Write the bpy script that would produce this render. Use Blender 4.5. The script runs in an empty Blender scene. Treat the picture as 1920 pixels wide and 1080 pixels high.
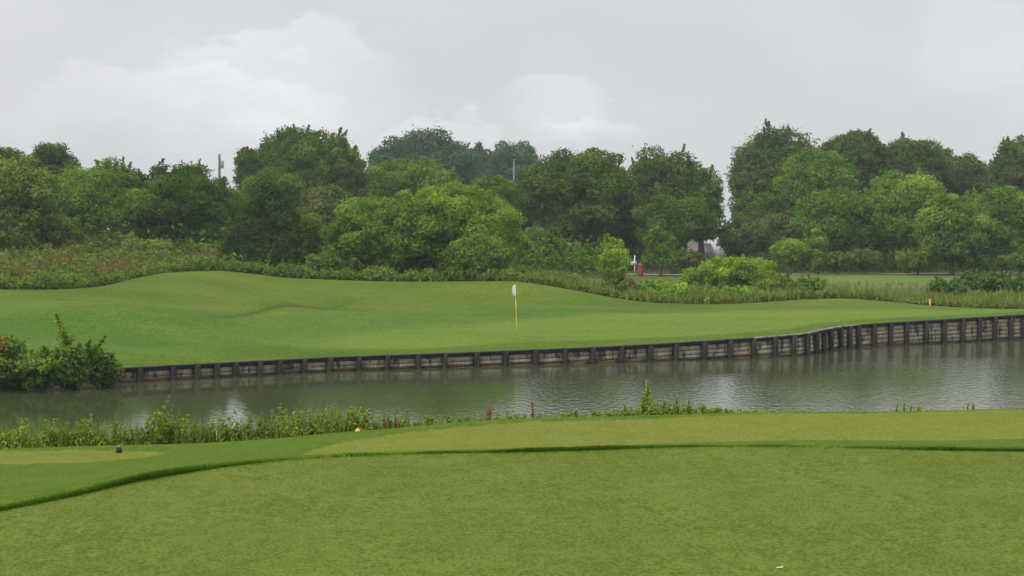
import bpy, math
import numpy as np
from mathutils import Vector
rad = math.radians
S = bpy.context.scene
COL = S.collection

# ------------------------------------------------------------------ camera, sky, sun, exposure
F, YH, HC = 2900.0, 430.0, 5.24          # focal length in photo pixels, horizon row, eye height over the pond
cam = bpy.data.cameras.new('camera')
cam.sensor_width = 36.0
cam.lens = 36.0 * F / 1920.0
cam.shift_y = -(540.0 - YH) / 1920.0
cam.clip_end = 9000.0
cam_o = bpy.data.objects.new('camera', cam)
cam_o.location = (0, 0, HC)
cam_o.rotation_euler = (rad(90), 0, 0)
COL.objects.link(cam_o)
S.camera = cam_o

SUN_EL, SUN_AZ = 38.0, 228.0              # azimuth clockwise from +Y
world = bpy.data.worlds.new('World')
S.world = world
world.use_nodes = True
nt = world.node_tree
nt.nodes.clear()
def N(t, kind, **kw):
    n = t.nodes.new(kind)
    for k, v in kw.items():
        if k.startswith('i_'):
            n.inputs[k[2:].replace('_', ' ')].default_value = v
        else:
            setattr(n, k, v)
    return n
def MATH(t, op, a=None, b=None, clamp=False):
    n = t.nodes.new('ShaderNodeMath'); n.operation = op; n.use_clamp = clamp
    for i, v in enumerate((a, b)):
        if v is None: continue
        if isinstance(v, (int, float)): n.inputs[i].default_value = v
        else: t.links.new(v, n.inputs[i])
    return n.outputs[0]
def MIX(t, fac, a, b, blend='MIX'):
    n = t.nodes.new('ShaderNodeMix'); n.data_type = 'RGBA'; n.blend_type = blend
    for s, v in (('Factor', fac), ('A', a), ('B', b)):
        inp = [q for q in n.inputs if q.name == s and q.type == ('VALUE' if s == 'Factor' else 'RGBA')][0]
        if isinstance(v, (int, float)): inp.default_value = v
        elif isinstance(v, tuple): inp.default_value = (*v, 1) if len(v) == 3 else v
        else: t.links.new(v, inp)
    return [q for q in n.outputs if q.type == 'RGBA'][0]
def RAMP(t, x, a, b, lo=0.0, hi=1.0):
    n = t.nodes.new('ShaderNodeMapRange'); n.interpolation_type = 'SMOOTHSTEP'
    n.inputs['From Min'].default_value = a; n.inputs['From Max'].default_value = b
    n.inputs['To Min'].default_value = lo; n.inputs['To Max'].default_value = hi
    t.links.new(x, n.inputs['Value'])
    return n.outputs['Result']

sky = N(nt, 'ShaderNodeTexSky', sky_type='NISHITA', sun_disc=False,
        sun_elevation=rad(SUN_EL), sun_rotation=rad(SUN_AZ), altitude=200.0, air_density=1.0, dust_density=4.0)
geo = N(nt, 'ShaderNodeTexCoord')
sep = N(nt, 'ShaderNodeSeparateXYZ')
nt.links.new(geo.outputs['Generated'], sep.inputs[0])
ex = MATH(nt, 'DIVIDE', sep.outputs[0], MATH(nt, 'MAXIMUM', MATH(nt, 'ABSOLUTE', sep.outputs[1]), 0.05))
ez = MATH(nt, 'DIVIDE', sep.outputs[2], MATH(nt, 'MAXIMUM', MATH(nt, 'ABSOLUTE', sep.outputs[1]), 0.05))
cmb = N(nt, 'ShaderNodeCombineXYZ')
nt.links.new(sep.outputs[0], cmb.inputs[0]); nt.links.new(sep.outputs[1], cmb.inputs[1])
nt.links.new(MATH(nt, 'MULTIPLY', sep.outputs[2], 2.4), cmb.inputs[2])
def wnoise(scale, detail, w=0.55):
    n = N(nt, 'ShaderNodeTexNoise'); n.inputs['Scale'].default_value = scale
    n.inputs['Detail'].default_value = detail; n.inputs['Roughness'].default_value = w
    nt.links.new(cmb.outputs[0], n.inputs['Vector'])
    return n.outputs['Fac']
n_big, n_mid = wnoise(2.3, 4), wnoise(9.0, 5, 0.5)
n_fin = wnoise(26.0, 5, 0.6)
warp = MATH(nt, 'ADD', MATH(nt, 'MULTIPLY', MATH(nt, 'SUBTRACT', n_mid, 0.5), 0.10), MATH(nt, 'MULTIPLY', MATH(nt, 'SUBTRACT', n_fin, 0.5), 0.045))
def cloud_bank(cx, cz, rx, rz, soft_top, hi):
    """a brighter bank of cloud round one compass direction: crisp upper rim, fading downwards"""
    dx = MATH(nt, 'DIVIDE', MATH(nt, 'SUBTRACT', ex, cx), rx)
    dz = MATH(nt, 'DIVIDE', MATH(nt, 'SUBTRACT', MATH(nt, 'ADD', ez, warp), cz), rz)
    d = MATH(nt, 'SQRT', MATH(nt, 'ADD', MATH(nt, 'MULTIPLY', dx, dx), MATH(nt, 'MULTIPLY', dz, dz)))
    up_ = RAMP(nt, dz, -0.2, 0.5, 0.0, 1.0)                  # crisp on the upper rim, soft below
    return MATH(nt, 'MULTIPLY', MATH(nt, 'ADD', MATH(nt, 'MULTIPLY', RAMP(nt, d, 1.12, 0.78, 0.0, hi), up_),
                MATH(nt, 'MULTIPLY', RAMP(nt, d, 1.0 + soft_top, 0.2, 0.0, hi), MATH(nt, 'SUBTRACT', 1.0, up_))), 0.85)
# tan(azimuth), tan(elevation) of the paler banks
banks = [(-0.157, 0.100, 0.085, 0.030, 0.5, 0.13), (-0.205, 0.075, 0.110, 0.030, 0.8, 0.10), (-0.048, 0.062, 0.045, 0.018, 0.5, 0.11),
         (0.030, 0.088, 0.032, 0.026, 0.45, 0.11), (0.052, 0.075, 0.035, 0.014, 0.5, 0.09), (0.31, 0.12, 0.05, 0.03, 0.8, 0.05)]
lum = RAMP(nt, n_big, 0.25, 0.75, 0.69, 0.77)
lum = MATH(nt, 'ADD', lum, MATH(nt, 'MULTIPLY', MATH(nt, 'SUBTRACT', n_mid, 0.5), 0.07))
for b in banks:
    lum = MATH(nt, 'ADD', lum, cloud_bank(*b))
# an overcast sky is about three times brighter overhead than at the skyline
zen = RAMP(nt, sep.outputs[2], 0.12, 0.95, 1.0, 2.7)
lum = MATH(nt, 'MULTIPLY', lum, zen)
tint = MIX(nt, n_big, (0.97, 0.99, 1.03), (1.0, 1.0, 1.01))
vm = N(nt, 'ShaderNodeVectorMath', operation='SCALE')
nt.links.new(tint, vm.inputs[0]); nt.links.new(MATH(nt, 'MULTIPLY', lum, 10.0), vm.inputs['Scale'])
mixed = MIX(nt, 0.93, sky.outputs[0], vm.outputs[0])
bg = N(nt, 'ShaderNodeBackground'); bg.inputs['Strength'].default_value = 0.1
nt.links.new(mixed, bg.inputs['Color'])
wo = N(nt, 'ShaderNodeOutputWorld'); nt.links.new(bg.outputs[0], wo.inputs['Surface'])

sun = bpy.data.lights.new('sun', 'SUN')
sun.energy = 1.5; sun.angle = rad(10); sun.color = (1.0, 0.97, 0.92)
sun_o = bpy.data.objects.new('sun', sun)
a = rad(SUN_AZ); e = rad(SUN_EL)
d = Vector((math.sin(a) * math.cos(e), math.cos(a) * math.cos(e), math.sin(e)))
sun_o.rotation_euler = d.to_track_quat('Z', 'Y').to_euler()
sun_o.location = (0, -20, 40)
COL.objects.link(sun_o)
S.view_settings.view_transform = 'Standard'; S.view_settings.look = 'None'
S.view_settings.exposure = 0.0; S.view_settings.gamma = 1.0
S.cycles.filter_width = 1.5
S.cycles.max_bounces = 6; S.cycles.volume_bounces = 0; S.cycles.transparent_max_bounces = 8
S.cycles.use_denoising = True

# ------------------------------------------------------------------ helpers
rng = np.random.default_rng(7)
def tag(o, label=None, cat=None, group=None, kind=None):
    if label: o['label'] = label
    if cat: o['category'] = cat
    if group: o['group'] = group
    if kind: o['kind'] = kind
    return o
def mesh(name, V, Fc, mat=None, parent=None, smooth=False, attrs=None):
    """V (n,3); Fc (m,k) with one k"""
    V = np.asarray(V, np.float32); Fc = np.asarray(Fc, np.int32)
    me = bpy.data.meshes.new(name)
    m, k = Fc.shape
    me.vertices.add(len(V)); me.vertices.foreach_set('co', V.ravel())
    me.loops.add(m * k); me.loops.foreach_set('vertex_index', Fc.ravel())
    me.polygons.add(m)
    me.polygons.foreach_set('loop_start', np.arange(m, dtype=np.int32) * k)
    if smooth: me.polygons.foreach_set('use_smooth', np.ones(m, bool))
    me.update(calc_edges=True)
    if attrs:
        for an, av in attrs.items():
            at = me.attributes.new(an, 'FLOAT', 'POINT')
            at.data.foreach_set('value', np.asarray(av, np.float32))
    if mat: me.materials.append(mat)
    o = bpy.data.objects.new(name, me); COL.objects.link(o)
    if parent: o.parent = parent
    return o
def empty(name, loc=(0, 0, 0)):
    o = bpy.data.objects.new(name, None); COL.objects.link(o); o.location = loc
    o.empty_display_size = 0.2
    return o
class MB:
    """collects quads of boxes and tubes for one mesh"""
    def __init__(s): s.v = []; s.f = []
    def add(s, V, Q):
        b = sum(len(x) for x in s.v); s.v.append(np.asarray(V, float)); s.f.append(np.asarray(Q) + b); return s
    def box(s, x0, x1, y0, y1, z0, z1, M=None):
        V = np.array([(x, y, z) for z in (z0, z1) for y in (y0, y1) for x in (x0, x1)], float)
        if M is not None: V = M(V)
        return s.add(V, [(0, 2, 3, 1), (4, 5, 7, 6), (0, 1, 5, 4), (2, 6, 7, 3), (0, 4, 6, 2), (1, 3, 7, 5)])
    def tube(s, P, R, n=8):
        P = np.asarray(P, float); R = np.broadcast_to(np.asarray(R, float), (len(P),))
        T = np.gradient(P, axis=0); T /= np.linalg.norm(T, axis=1)[:, None] + 1e-9
        ref = np.array([0, 0, 1.0]) if abs(T[0][2]) < 0.9 else np.array([1.0, 0, 0])
        U = np.cross(T, ref); U /= np.linalg.norm(U, axis=1)[:, None] + 1e-9; W = np.cross(T, U)
        an = np.linspace(0, 2 * math.pi, n, endpoint=False)
        V = (P[:, None] + R[:, None, None] * (np.cos(an)[None, :, None] * U[:, None] + np.sin(an)[None, :, None] * W[:, None])).reshape(-1, 3)
        Q = [(i * n + j, i * n + (j + 1) % n, (i + 1) * n + (j + 1) % n, (i + 1) * n + j) for i in range(len(P) - 1) for j in range(n)]
        c0, c1 = len(V), len(V) + 1
        V = np.vstack([V, P[0], P[-1]])
        for j in range(0, n, 2):
            Q.append((c0, (j + 2) % n, (j + 1) % n, j)); b = (len(P) - 1) * n
            Q.append((c1, b + j, b + (j + 1) % n, b + (j + 2) % n))
        return s.add(V, Q)
    def build(s, name, mat, parent=None, smooth=False):
        return mesh(name, np.vstack(s.v), np.vstack(s.f), mat, parent, smooth)

def new_mat(name, rough=0.85, spec=0.2):
    m = bpy.data.materials.new(name); m.use_nodes = True
    t = m.node_tree; b = t.nodes['Principled BSDF']
    b.inputs['Roughness'].default_value = rough
    b.inputs['Specular IOR Level'].default_value = spec
    return m, t, b
def noise(t, vec, scale, detail=4, rough=0.55, sx=(1, 1, 1)):
    n = t.nodes.new('ShaderNodeTexNoise'); n.inputs['Scale'].default_value = scale
    n.inputs['Detail'].default_value = detail; n.inputs['Roughness'].default_value = rough
    mp = t.nodes.new('ShaderNodeMapping'); mp.inputs['Scale'].default_value = sx
    t.links.new(vec, mp.inputs[0]); t.links.new(mp.outputs[0], n.inputs['Vector'])
    return n.outputs['Fac']
def pos(t):
    return t.nodes.new('ShaderNodeNewGeometry').outputs['Position']
def attr(t, name):
    n = t.nodes.new('ShaderNodeAttribute'); n.attribute_name = name
    return n.outputs['Fac']
def simple(name, c1, c2=None, scale=8, rough=0.8, spec=0.2, sx=(1, 1, 1)):
    m, t, b = new_mat(name, rough, spec)
    f = RAMP(t, noise(t, pos(t), scale, sx=sx), 0.3, 0.7)
    t.links.new(MIX(t, f, c1, c2 or tuple(q * 0.7 for q in c1)), b.inputs['Base Color'])
    return m
def leaf_mat(name, dark, light, accent=None, transl=0.3):
    m = bpy.data.materials.new(name); m.use_nodes = True
    t = m.node_tree; t.nodes.clear()
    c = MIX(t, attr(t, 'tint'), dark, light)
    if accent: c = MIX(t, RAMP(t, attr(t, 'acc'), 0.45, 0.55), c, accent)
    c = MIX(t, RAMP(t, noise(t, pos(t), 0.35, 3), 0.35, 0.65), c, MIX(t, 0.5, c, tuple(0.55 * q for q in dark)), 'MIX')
    df = t.nodes.new('ShaderNodeBsdfDiffuse'); tr = t.nodes.new('ShaderNodeBsdfTranslucent')
    t.links.new(c, df.inputs['Color']); t.links.new(MIX(t, 1.0, c, (1.1, 1.15, 0.6), 'MULTIPLY'), tr.inputs['Color'])
    ms = t.nodes.new('ShaderNodeMixShader'); ms.inputs[0].default_value = transl
    t.links.new(df.outputs[0], ms.inputs[1]); t.links.new(tr.outputs[0], ms.inputs[2])
    o = t.nodes.new('ShaderNodeOutputMaterial'); t.links.new(ms.outputs[0], o.inputs[0])
    return m

# ------------------------------------------------------------------ curves of the land, read off the photograph and put at real distances
def pchip(xk, yk, x):
    xk = np.asarray(xk, float); yk = np.asarray(yk, float); x = np.asarray(x, float)
    h = np.diff(xk); dl = np.diff(yk) / h
    m = np.zeros_like(yk)
    if len(xk) > 2:
        same = dl[:-1] * dl[1:] > 0
        w1 = 2 * h[1:] + h[:-1]; w2 = h[1:] + 2 * h[:-1]
        with np.errstate(divide='ignore', invalid='ignore'):
            hm = (w1 + w2) / (w1 / dl[:-1] + w2 / dl[1:])
        m[1:-1] = np.where(same, hm, 0)
    m[0] = dl[0]; m[-1] = dl[-1]
    i = np.clip(np.searchsorted(xk, x) - 1, 0, len(xk) - 2)
    t = np.clip((x - xk[i]) / h[i], 0, 1)
    return ((2*t**3 - 3*t**2 + 1) * yk[i] + (t**3 - 2*t**2 + t) * h[i] * m[i] + (-2*t**3 + 3*t**2) * yk[i+1] + (t**3 - t**2) * h[i] * m[i+1])
def at_z(px, py, z):
    Y = F * (HC - z) / (py - YH); return ((px - 960) * Y / F, Y, z)
def at_Y(px, py, Y):
    return ((px - 960) * Y / F, Y, HC - (py - YH) * Y / F)
class Curve:
    def __init__(s, pts):
        pts = sorted(pts); s.x, s.Y, s.z = (np.array([p[i] for p in pts], float) for i in range(3))
    def at(s, x):
        return pchip(s.x, s.Y, x), pchip(s.x, s.z, x)
cz = lambda L, pre=(), post=(): Curve([at_z(*p) for p in L] + list(pre) + list(post))
cY = lambda L, pre=(), post=(): Curve([at_Y(*p) for p in L] + list(pre) + list(post))

# near bank: far rim of the main tee, collar crest, hollow behind it, back rim above the pond
cB = cz([(-200, 1000, 3.6), (0, 960, 3.6), (100, 938, 3.6), (280, 898, 3.6), (520, 868, 3.6), (700, 858, 3.6), (1000, 848, 3.6), (1300, 841, 3.6), (1600, 844, 3.6), (1920, 848, 3.6)],
        pre=[(-9, 6.6, 3.6), (-45, 6, 3.6)], post=[(9, 11, 3.6), (45, 10.5, 3.6)])
cC = cz([(-200, 978, 3.56), (0, 934, 3.56), (280, 884, 3.57), (520, 861, 3.58), (700, 853, 3.58), (1000, 843, 3.58), (1300, 836, 3.58), (1600, 832, 3.585), (1920, 828, 3.585)],
        pre=[(-9, 7.4, 3.5), (-45, 7, 3.5)], post=[(9, 12.2, 3.58), (45, 12, 3.58)])
cD = cz([(-300, 893, 2.9), (0, 893, 2.9), (280, 881, 2.93), (520, 863, 3.0), (700, 851, 3.08), (1000, 841, 3.12), (1300, 834, 3.14), (1600, 828, 3.14), (1920, 822, 3.14)],
        pre=[(-14, 14.5, 2.8), (-45, 14, 2.6)], post=[(14, 15.6, 3.1), (45, 15.5, 3.1)])
cE = cz([(-300, 846, 2.6), (0, 845, 2.62), (280, 837, 2.68), (520, 826, 2.85), (700, 808, 3.0), (850, 793, 3.05), (1000, 786, 3.1), (1300, 778, 3.12), (1600, 772, 3.12), (1920, 769, 3.12)],
        pre=[(-14, 18.5, 2.5), (-45, 18, 2.5)], post=[(14, 18.6, 3.1), (45, 18.5, 3.1)])
# far bank: top of the timber wall, middle of the green, brow behind it
cW = cz([(230, 690, .49), (320, 685, .50), (480, 677, .51), (640, 669, .52), (800, 663.5, .55), (970, 657, .575), (1100, 651.5, .62), (1200, 646.5, .66), (1300, 640.5, .72), (1400, 634, .79), (1500, 626, .90),
         (1535, 618.5, .94), (1580, 611.5, .98), (1650, 606, 1.02), (1750, 600, 1.07), (1850, 594, 1.12), (1920, 590, 1.15)],
        pre=[(-17, 50.5, .45), (-24, 47, .45), (-70, 40, .5)], post=[(32, 77, 1.2), (42, 84, 1.3), (90, 100, 1.3)])
cM = cz([(0, 600, 1.5), (200, 603, 1.4), (400, 602, 1.2), (640, 598, 1.02), (970, 580, 1.08), (1200, 588, 1.05), (1500, 588, 1.05), (1700, 592, 1.06), (1900, 583, 1.13)],
        pre=[(-30, 60, 1.6), (-70, 55, 1.6)], post=[(36, 82, 1.25), (95, 104, 1.3)])
cR = cY([(0, 543, 78), (100, 543, 79), (190, 537, 82), (260, 521, 87), (320, 511, 90), (400, 507.5, 92), (460, 512, 93), (540, 521, 94), (640, 525, 95), (760, 528, 95), (960, 527.5, 94), (1010, 533, 93),
         (1080, 545, 91), (1150, 558, 89), (1230, 568, 88), (1340, 570.5, 88), (1420, 567.5, 89), (1500, 562, 90), (1580, 559.5, 90), (1660, 565, 88), (1760, 574, 86), (1920, 580, 84)],
        pre=[(-34, 76, 2.3), (-75, 72, 2.4)], post=[(38, 90, 1.3), (98, 110, 1.3)])

def near_prof(x):
    B, C, D, E = cB.at(x), cC.at(x), cD.at(x), cE.at(x)
    Yk = np.array([-32 + 0*x, B[0] - 6, B[0], C[0], C[0] + 0.35 * (D[0] - C[0]), D[0], E[0], E[0] + 0.7, E[0] + 3.2, E[0] + 9])
    zk = np.array([3.55 + 0*x, 3.6 + 0*x, B[1], C[1], C[1] + 0.66 * (D[1] - C[1]), D[1], E[1], E[1] - 0.35, -0.15 + 0*x, -1.2 + 0*x])
    return Yk, zk
P1 = Curve([(-120, 125, 4), (-45, 118, 3.7), (-31, 118, 3.9), (-22, 118, 3.2), (-12, 118, 2.4), (0, 118, 1.9), (12, 118, 1.35), (60, 120, 1.3), (120, 130, 1.3)])
P2 = Curve([(-160, 175, 5), (-50, 170, 4.6), (-25, 170, 3.4), (0, 170, 1.9), (20, 170, 1.3), (160, 175, 1.3)])
def far_prof(x):
    W, M, R = cW.at(x), cM.at(x), cR.at(x)
    p1, p2 = P1.at(x), P2.at(x)
    Yk = np.array([W[0], W[0] + 0.45 * (M[0] - W[0]), M[0], M[0] + 0.55 * (R[0] - M[0]), R[0] - 1.2, R[0], R[0] + 3, np.maximum(p1[0], R[0] + 8), np.maximum(p2[0], R[0] + 30), 420 + 0*x, 3500 + 0*x])
    bow = np.interp(x, [-30, -19, -8, 0, 12, 24], [0.05, 0.1, -0.30, -0.28, -0.10, 0.0])
    zk = np.array([W[1], W[1] + 0.40 * (M[1] - W[1]) + 0.02, M[1], M[1] + 0.42 * (R[1] - M[1]) + bow, R[1] - 0.03, R[1], R[1] - 0.15, p1[1], p2[1], 2.2 + 0*x, 2.5 + 0*x])
    return Yk, zk
def eval_cols(prof, xs, rows_per):
    """rows between successive knots -> grid of points"""
    Yk, zk = prof(xs)
    out_Y, out_z = [], []
    for c in range(len(xs)):
        ys = np.concatenate([np.linspace(Yk[i, c], Yk[i+1, c], n, endpoint=False) for i, n in enumerate(rows_per)] + [[Yk[-1, c]]])
        out_Y.append(ys); out_z.append(pchip(Yk[:, c], zk[:, c], ys))
    return np.array(out_Y), np.array(out_z)
def z_near(x, y):
    Yk, zk = near_prof(np.array([x])); return float(pchip(Yk[:, 0], zk[:, 0], y))
def z_far(x, y):
    Yk, zk = far_prof(np.array([float(x)])); return float(pchip(Yk[:, 0], zk[:, 0], y))
def z_far_many(X, Y):
    Yk, zk = far_prof(X)
    return np.array([pchip(Yk[:, i], zk[:, i], Y[i]) for i in range(len(X))])
def z_near_many(X, Y):
    Yk, zk = near_prof(X)
    return np.array([pchip(Yk[:, i], zk[:, i], Y[i]) for i in range(len(X))])
def UND(x, y):
    w = np.clip((6.0 - x) / 10, 0.35, 1)
    return w * (0.20 * np.sin(x * 0.33 + 1.0) * np.sin(y * 0.42 + x * 0.12) + 0.07 * np.sin(x * 0.16 + y * 0.62))
def grid_faces(nc, nr, r0, r1):
    c = np.arange(nc - 1)[:, None]; r = np.arange(r0, r1)[None, :]
    i = c * nr + r
    return np.stack([i, i + nr, i + nr + 1, i + 1], -1).reshape(-1, 4)
def sub_grid(name, X, Y, Z, r0, r1, mat, attrs=None, kind='structure'):
    nc, nr = Y.shape
    sl = slice(r0, r1 + 1)
    V = np.stack([np.broadcast_to(X[:, None], Y.shape), Y, Z], -1)[:, sl].reshape(-1, 3)
    n = r1 - r0 + 1
    at = {k: v[:, sl].ravel() for k, v in (attrs or {}).items()}
    return tag(mesh(name, V, grid_faces(nc, n, 0, n - 1), mat, smooth=True, attrs=at), kind=kind)

# ------------------------------------------------------------------ grass and ground materials
TEE_C = ((0.072, 0.104, 0.012), (0.115, 0.147, 0.023))
ROU_C = ((0.055, 0.101, 0.008), (0.087, 0.135, 0.012))
def turf_mat(name, pairs, bump=0.3, fine=60.0, speck=0.5, an_=(1, 0.5, 1), patch=0, grain=0):
    """pairs: list of (attribute or None, dark, light); each attribute > 0 swaps to its colours, edges slightly ragged"""
    m, t, b = new_mat(name, 0.9, 0.05)
    p = pos(t)
    nf = noise(t, p, fine, 3, 0.7, an_); nm = noise(t, p, fine / 4.5, 4, 0.65, an_); nl = noise(t, p, fine / 22, 4, 0.6, an_)
    f = MATH(t, 'ADD', MATH(t, 'MULTIPLY', nf, 0.54), MATH(t, 'ADD', MATH(t, 'MULTIPLY', nm, 0.28), MATH(t, 'MULTIPLY', nl, 0.18)))
    f = RAMP(t, f, 0.42, 0.58)
    col = None
    for an, c1, c2, w in pairs:
        c = MIX(t, f, c1, c2)
        if an is None: col = c; continue
        s = MATH(t, 'ADD', attr(t, an), MATH(t, 'MULTIPLY', MATH(t, 'SUBTRACT', nm, 0.5), w * 1.4))
        col = MIX(t, RAMP(t, s, -w, w), col, c)
    # worn yellow-brown scuffs and dark tufts, scattered
    sc = noise(t, p, fine / 5, 2, 0.5, an_)
    col = MIX(t, MATH(t, 'MULTIPLY', RAMP(t, sc, 0.68, 0.80), speck), col, (0.038, 0.052, 0.008))
    sy = noise(t, p, fine / 30, 5, 0.65, an_)
    col = MIX(t, MATH(t, 'MULTIPLY', RAMP(t, sy, 0.52, 0.72), speck * 0.7), col, (0.135, 0.125, 0.026))
    if grain:
        gr = RAMP(t, nf, 0.32, 0.68, 1 - grain, 1 + grain)
        gc = t.nodes.new('ShaderNodeVectorMath'); gc.operation = 'SCALE'
        t.links.new(col, gc.inputs[0]); t.links.new(gr, gc.inputs['Scale']); col = gc.outputs[0]
    if patch:
        pn = noise(t, p, 0.16, 3, 0.55, (0.45, 1, 1))
        col = MIX(t, RAMP(t, pn, 0.50, 0.66, 0.0, patch), col, MIX(t, 1.0, col, (0.76, 0.86, 0.75), 'MULTIPLY'))
        col = MIX(t, RAMP(t, pn, 0.44, 0.30, 0.0, patch), col, MIX(t, 1.0, col, (1.22, 1.06, 1.0), 'MULTIPLY'))
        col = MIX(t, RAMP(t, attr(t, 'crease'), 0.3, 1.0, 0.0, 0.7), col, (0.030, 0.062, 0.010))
    t.links.new(col, b.inputs['Base Color'])
    bp = t.nodes.new('ShaderNodeBump'); bp.inputs['Strength'].default_value = bump; bp.inputs['Distance'].default_value = 0.03
    t.links.new(MATH(t, 'ADD', nf, nm), bp.inputs['Height']); t.links.new(bp.outputs[0], b.inputs['Normal'])
    return m
m_tee = turf_mat('mown_turf_near', [(None, *ROU_C, 0), ('tee', *TEE_C, 0.035), ('pale', (0.110, 0.132, 0.016), (0.156, 0.172, 0.027), 0.03)], bump=0.4, fine=64, speck=0.25, an_=(0.8, 0.6, 1), grain=0.13)
m_green = turf_mat('mown_turf_far', [(None, (0.050, 0.106, 0.011), (0.083, 0.141, 0.017), 0), ('bank', (0.062, 0.106, 0.009), (0.098, 0.137, 0.016), 2.0),
                                     ('putting', (0.081, 0.141, 0.016), (0.121, 0.176, 0.023), 0.8), ('fringe', (0.047, 0.099, 0.006), (0.084, 0.130, 0.011), 0.5)], bump=0.2, fine=16, speck=0.45, an_=(0.4, 1, 1), patch=0.9, grain=0.22)
m_meadow = turf_mat('meadow_ground', [(None, (0.054, 0.082, 0.017), (0.108, 0.120, 0.031), 0), ('mown', (0.082, 0.130, 0.024), (0.120, 0.162, 0.034), 1.5), ('worn', (0.120, 0.102, 0.042), (0.156, 0.126, 0.054), 0.6)], bump=0.3, fine=12, an_=(0.4, 1, 1))

# ------------------------------------------------------------------ near land
xs = np.concatenate([np.linspace(-45, -9, 20, endpoint=False), np.linspace(-9, 9, 300, endpoint=False), np.linspace(9, 45, 21)])
rows = [14, 30, 8, 8, 6, 26, 6, 8, 4]
NY, NZ = eval_cols(near_prof, xs, rows)
Xg = np.broadcast_to(xs[:, None], NY.shape)
YB = cB.at(xs)[0][:, None]; YE = cE.at(xs)[0][:, None]
t2f = cz([(500, 867, 3.0), (530, 862, 3.0), (600, 841, 3.0), (700, 821, 3.04), (850, 802, 3.07), (1000, 793, 3.1), (1200, 786, 3.12), (1500, 777, 3.12), (1920, 772, 3.12)], pre=[(-6, 9, 3)], post=[(20, 18, 3)])
t2n = cz([(500, 862, 3.0), (530, 863, 3.0), (700, 855, 3.08), (1000, 846, 3.12), (1300, 837, 3.14), (1500, 833, 3.14), (1700, 829, 3.14), (1920, 826, 3.14)], pre=[(-6, 16, 3)], post=[(20, 15, 3)])
s_main = YB - NY
s_two = np.minimum(t2f.at(xs)[0][:, None] - NY, NY - t2n.at(xs)[0][:, None]) * 0.6
s_three = (1 - np.sqrt(((Xg + 6.0) / 2.28) ** 2 + ((NY - 16.45) / 0.92) ** 2)) * 0.8
s_tee = np.maximum(np.maximum(s_main, s_two), s_three)
# gentle unevenness; the taller collar stands a little proud of the mown tee
NZ = NZ + 0.012 * np.sin(Xg * 1.7 + NY * 0.9) * np.sin(NY * 1.3 - Xg * 0.6) + np.where((s_tee < -0.02) & (NY > YB) & (NY < YE), 0.02, 0)
k = np.cumsum([0] + rows)
sub_grid('tee_ground', xs, NY, NZ, 0, k[7], m_tee, {'tee': s_tee, 'pale': np.maximum(s_two, s_three)})
m_bank = simple('pond_bank_soil', (0.05, 0.065, 0.02), (0.09, 0.075, 0.04), 3)
sub_grid('pond_bank', xs, NY, NZ, k[7], k[9], m_bank)

# ------------------------------------------------------------------ far land
fx = np.concatenate([-np.geomspace(2500, 40, 26)[:-1], np.linspace(-40, 42, 330), np.geomspace(42, 2500, 26)[1:]])
rowsf = [14, 14, 16, 14, 3, 4, 10, 10, 6, 5]
FY, FZ = eval_cols(far_prof, np.clip(fx, -150, 150), rowsf)
Xf = np.broadcast_to(fx[:, None], FY.shape)
kf = np.cumsum([0] + rowsf)
M_Y = cM.at(np.clip(fx, -60, 60))[0][:, None]; W_Y = cW.at(np.clip(fx, -60, 60))[0][:, None]; R_Y = cR.at(np.clip(fx, -60, 60))[0][:, None]
undul = UND(Xf, FY)
edge = np.clip((FY - W_Y) / 4, 0, 1) * np.clip((R_Y - FY) / 5, 0, 1) * (FY < R_Y)
FZ = FZ + undul * edge
# small mound shoulder; longer, darker grass along the crease left of the flag
shy = 70 + (Xf + 13) * 3.6
up_side = 1 / (1 + np.exp(-np.clip((FY - shy) / 0.9, -30, 30)))
FZ = FZ + 0.38 * up_side * np.exp(-((FY - 77) / 9.0) ** 2) * np.exp(-(np.maximum(FY - shy, 0) / 11) ** 2) * (FY < R_Y - 1)
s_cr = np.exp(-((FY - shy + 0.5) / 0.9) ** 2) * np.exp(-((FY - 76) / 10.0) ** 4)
s_put = (1 - np.sqrt(((Xf - 9) / 17.5) ** 2 + ((FY - (67.5 + (Xf - 3) * 0.45)) / 8.5) ** 2)) * 6
s_bank = np.minimum(FY - M_Y - 3, 8.0)
s_fr = np.minimum(2.4 - (FY - W_Y), 2.0)
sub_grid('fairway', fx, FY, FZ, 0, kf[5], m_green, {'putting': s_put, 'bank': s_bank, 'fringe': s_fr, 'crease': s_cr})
s_mown = np.minimum(np.minimum(FY - (108 + 0*Xf), 165 - FY), (Xf - 22) * 0.8)
s_worn = 2.6 - np.abs(FY - 137) + 0 * Xf
s_worn = np.minimum(s_worn, (Xf - 8)) - 1.0
sub_grid('ground', fx, FY, FZ, kf[5], kf[10], m_meadow, {'mown': s_mown, 'worn': s_worn})
# earth face under the far bank, down to the pond bed (sloping where there is no timber wall)
Wy, Wz = FY[:, 0], FZ[:, 0]
off = np.interp(fx, [-15, -13.2], [2.2, 0.0])
V = np.concatenate([np.stack([fx, Wy, Wz], -1)[:, None], np.stack([fx, Wy - off, Wz * 0 - 1.2], -1)[:, None]], 1).reshape(-1, 3)
tag(mesh('far_bank', V, grid_faces(len(fx), 2, 0, 1)[:, ::-1], m_bank), kind='structure')
tag(mesh('pond_bed', [(-4000, -4000, -1.3), (4000, -4000, -1.3), (4000, 6000, -1.3), (-4000, 6000, -1.3)], [(0, 1, 2, 3)], m_bank), kind='structure')

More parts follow.
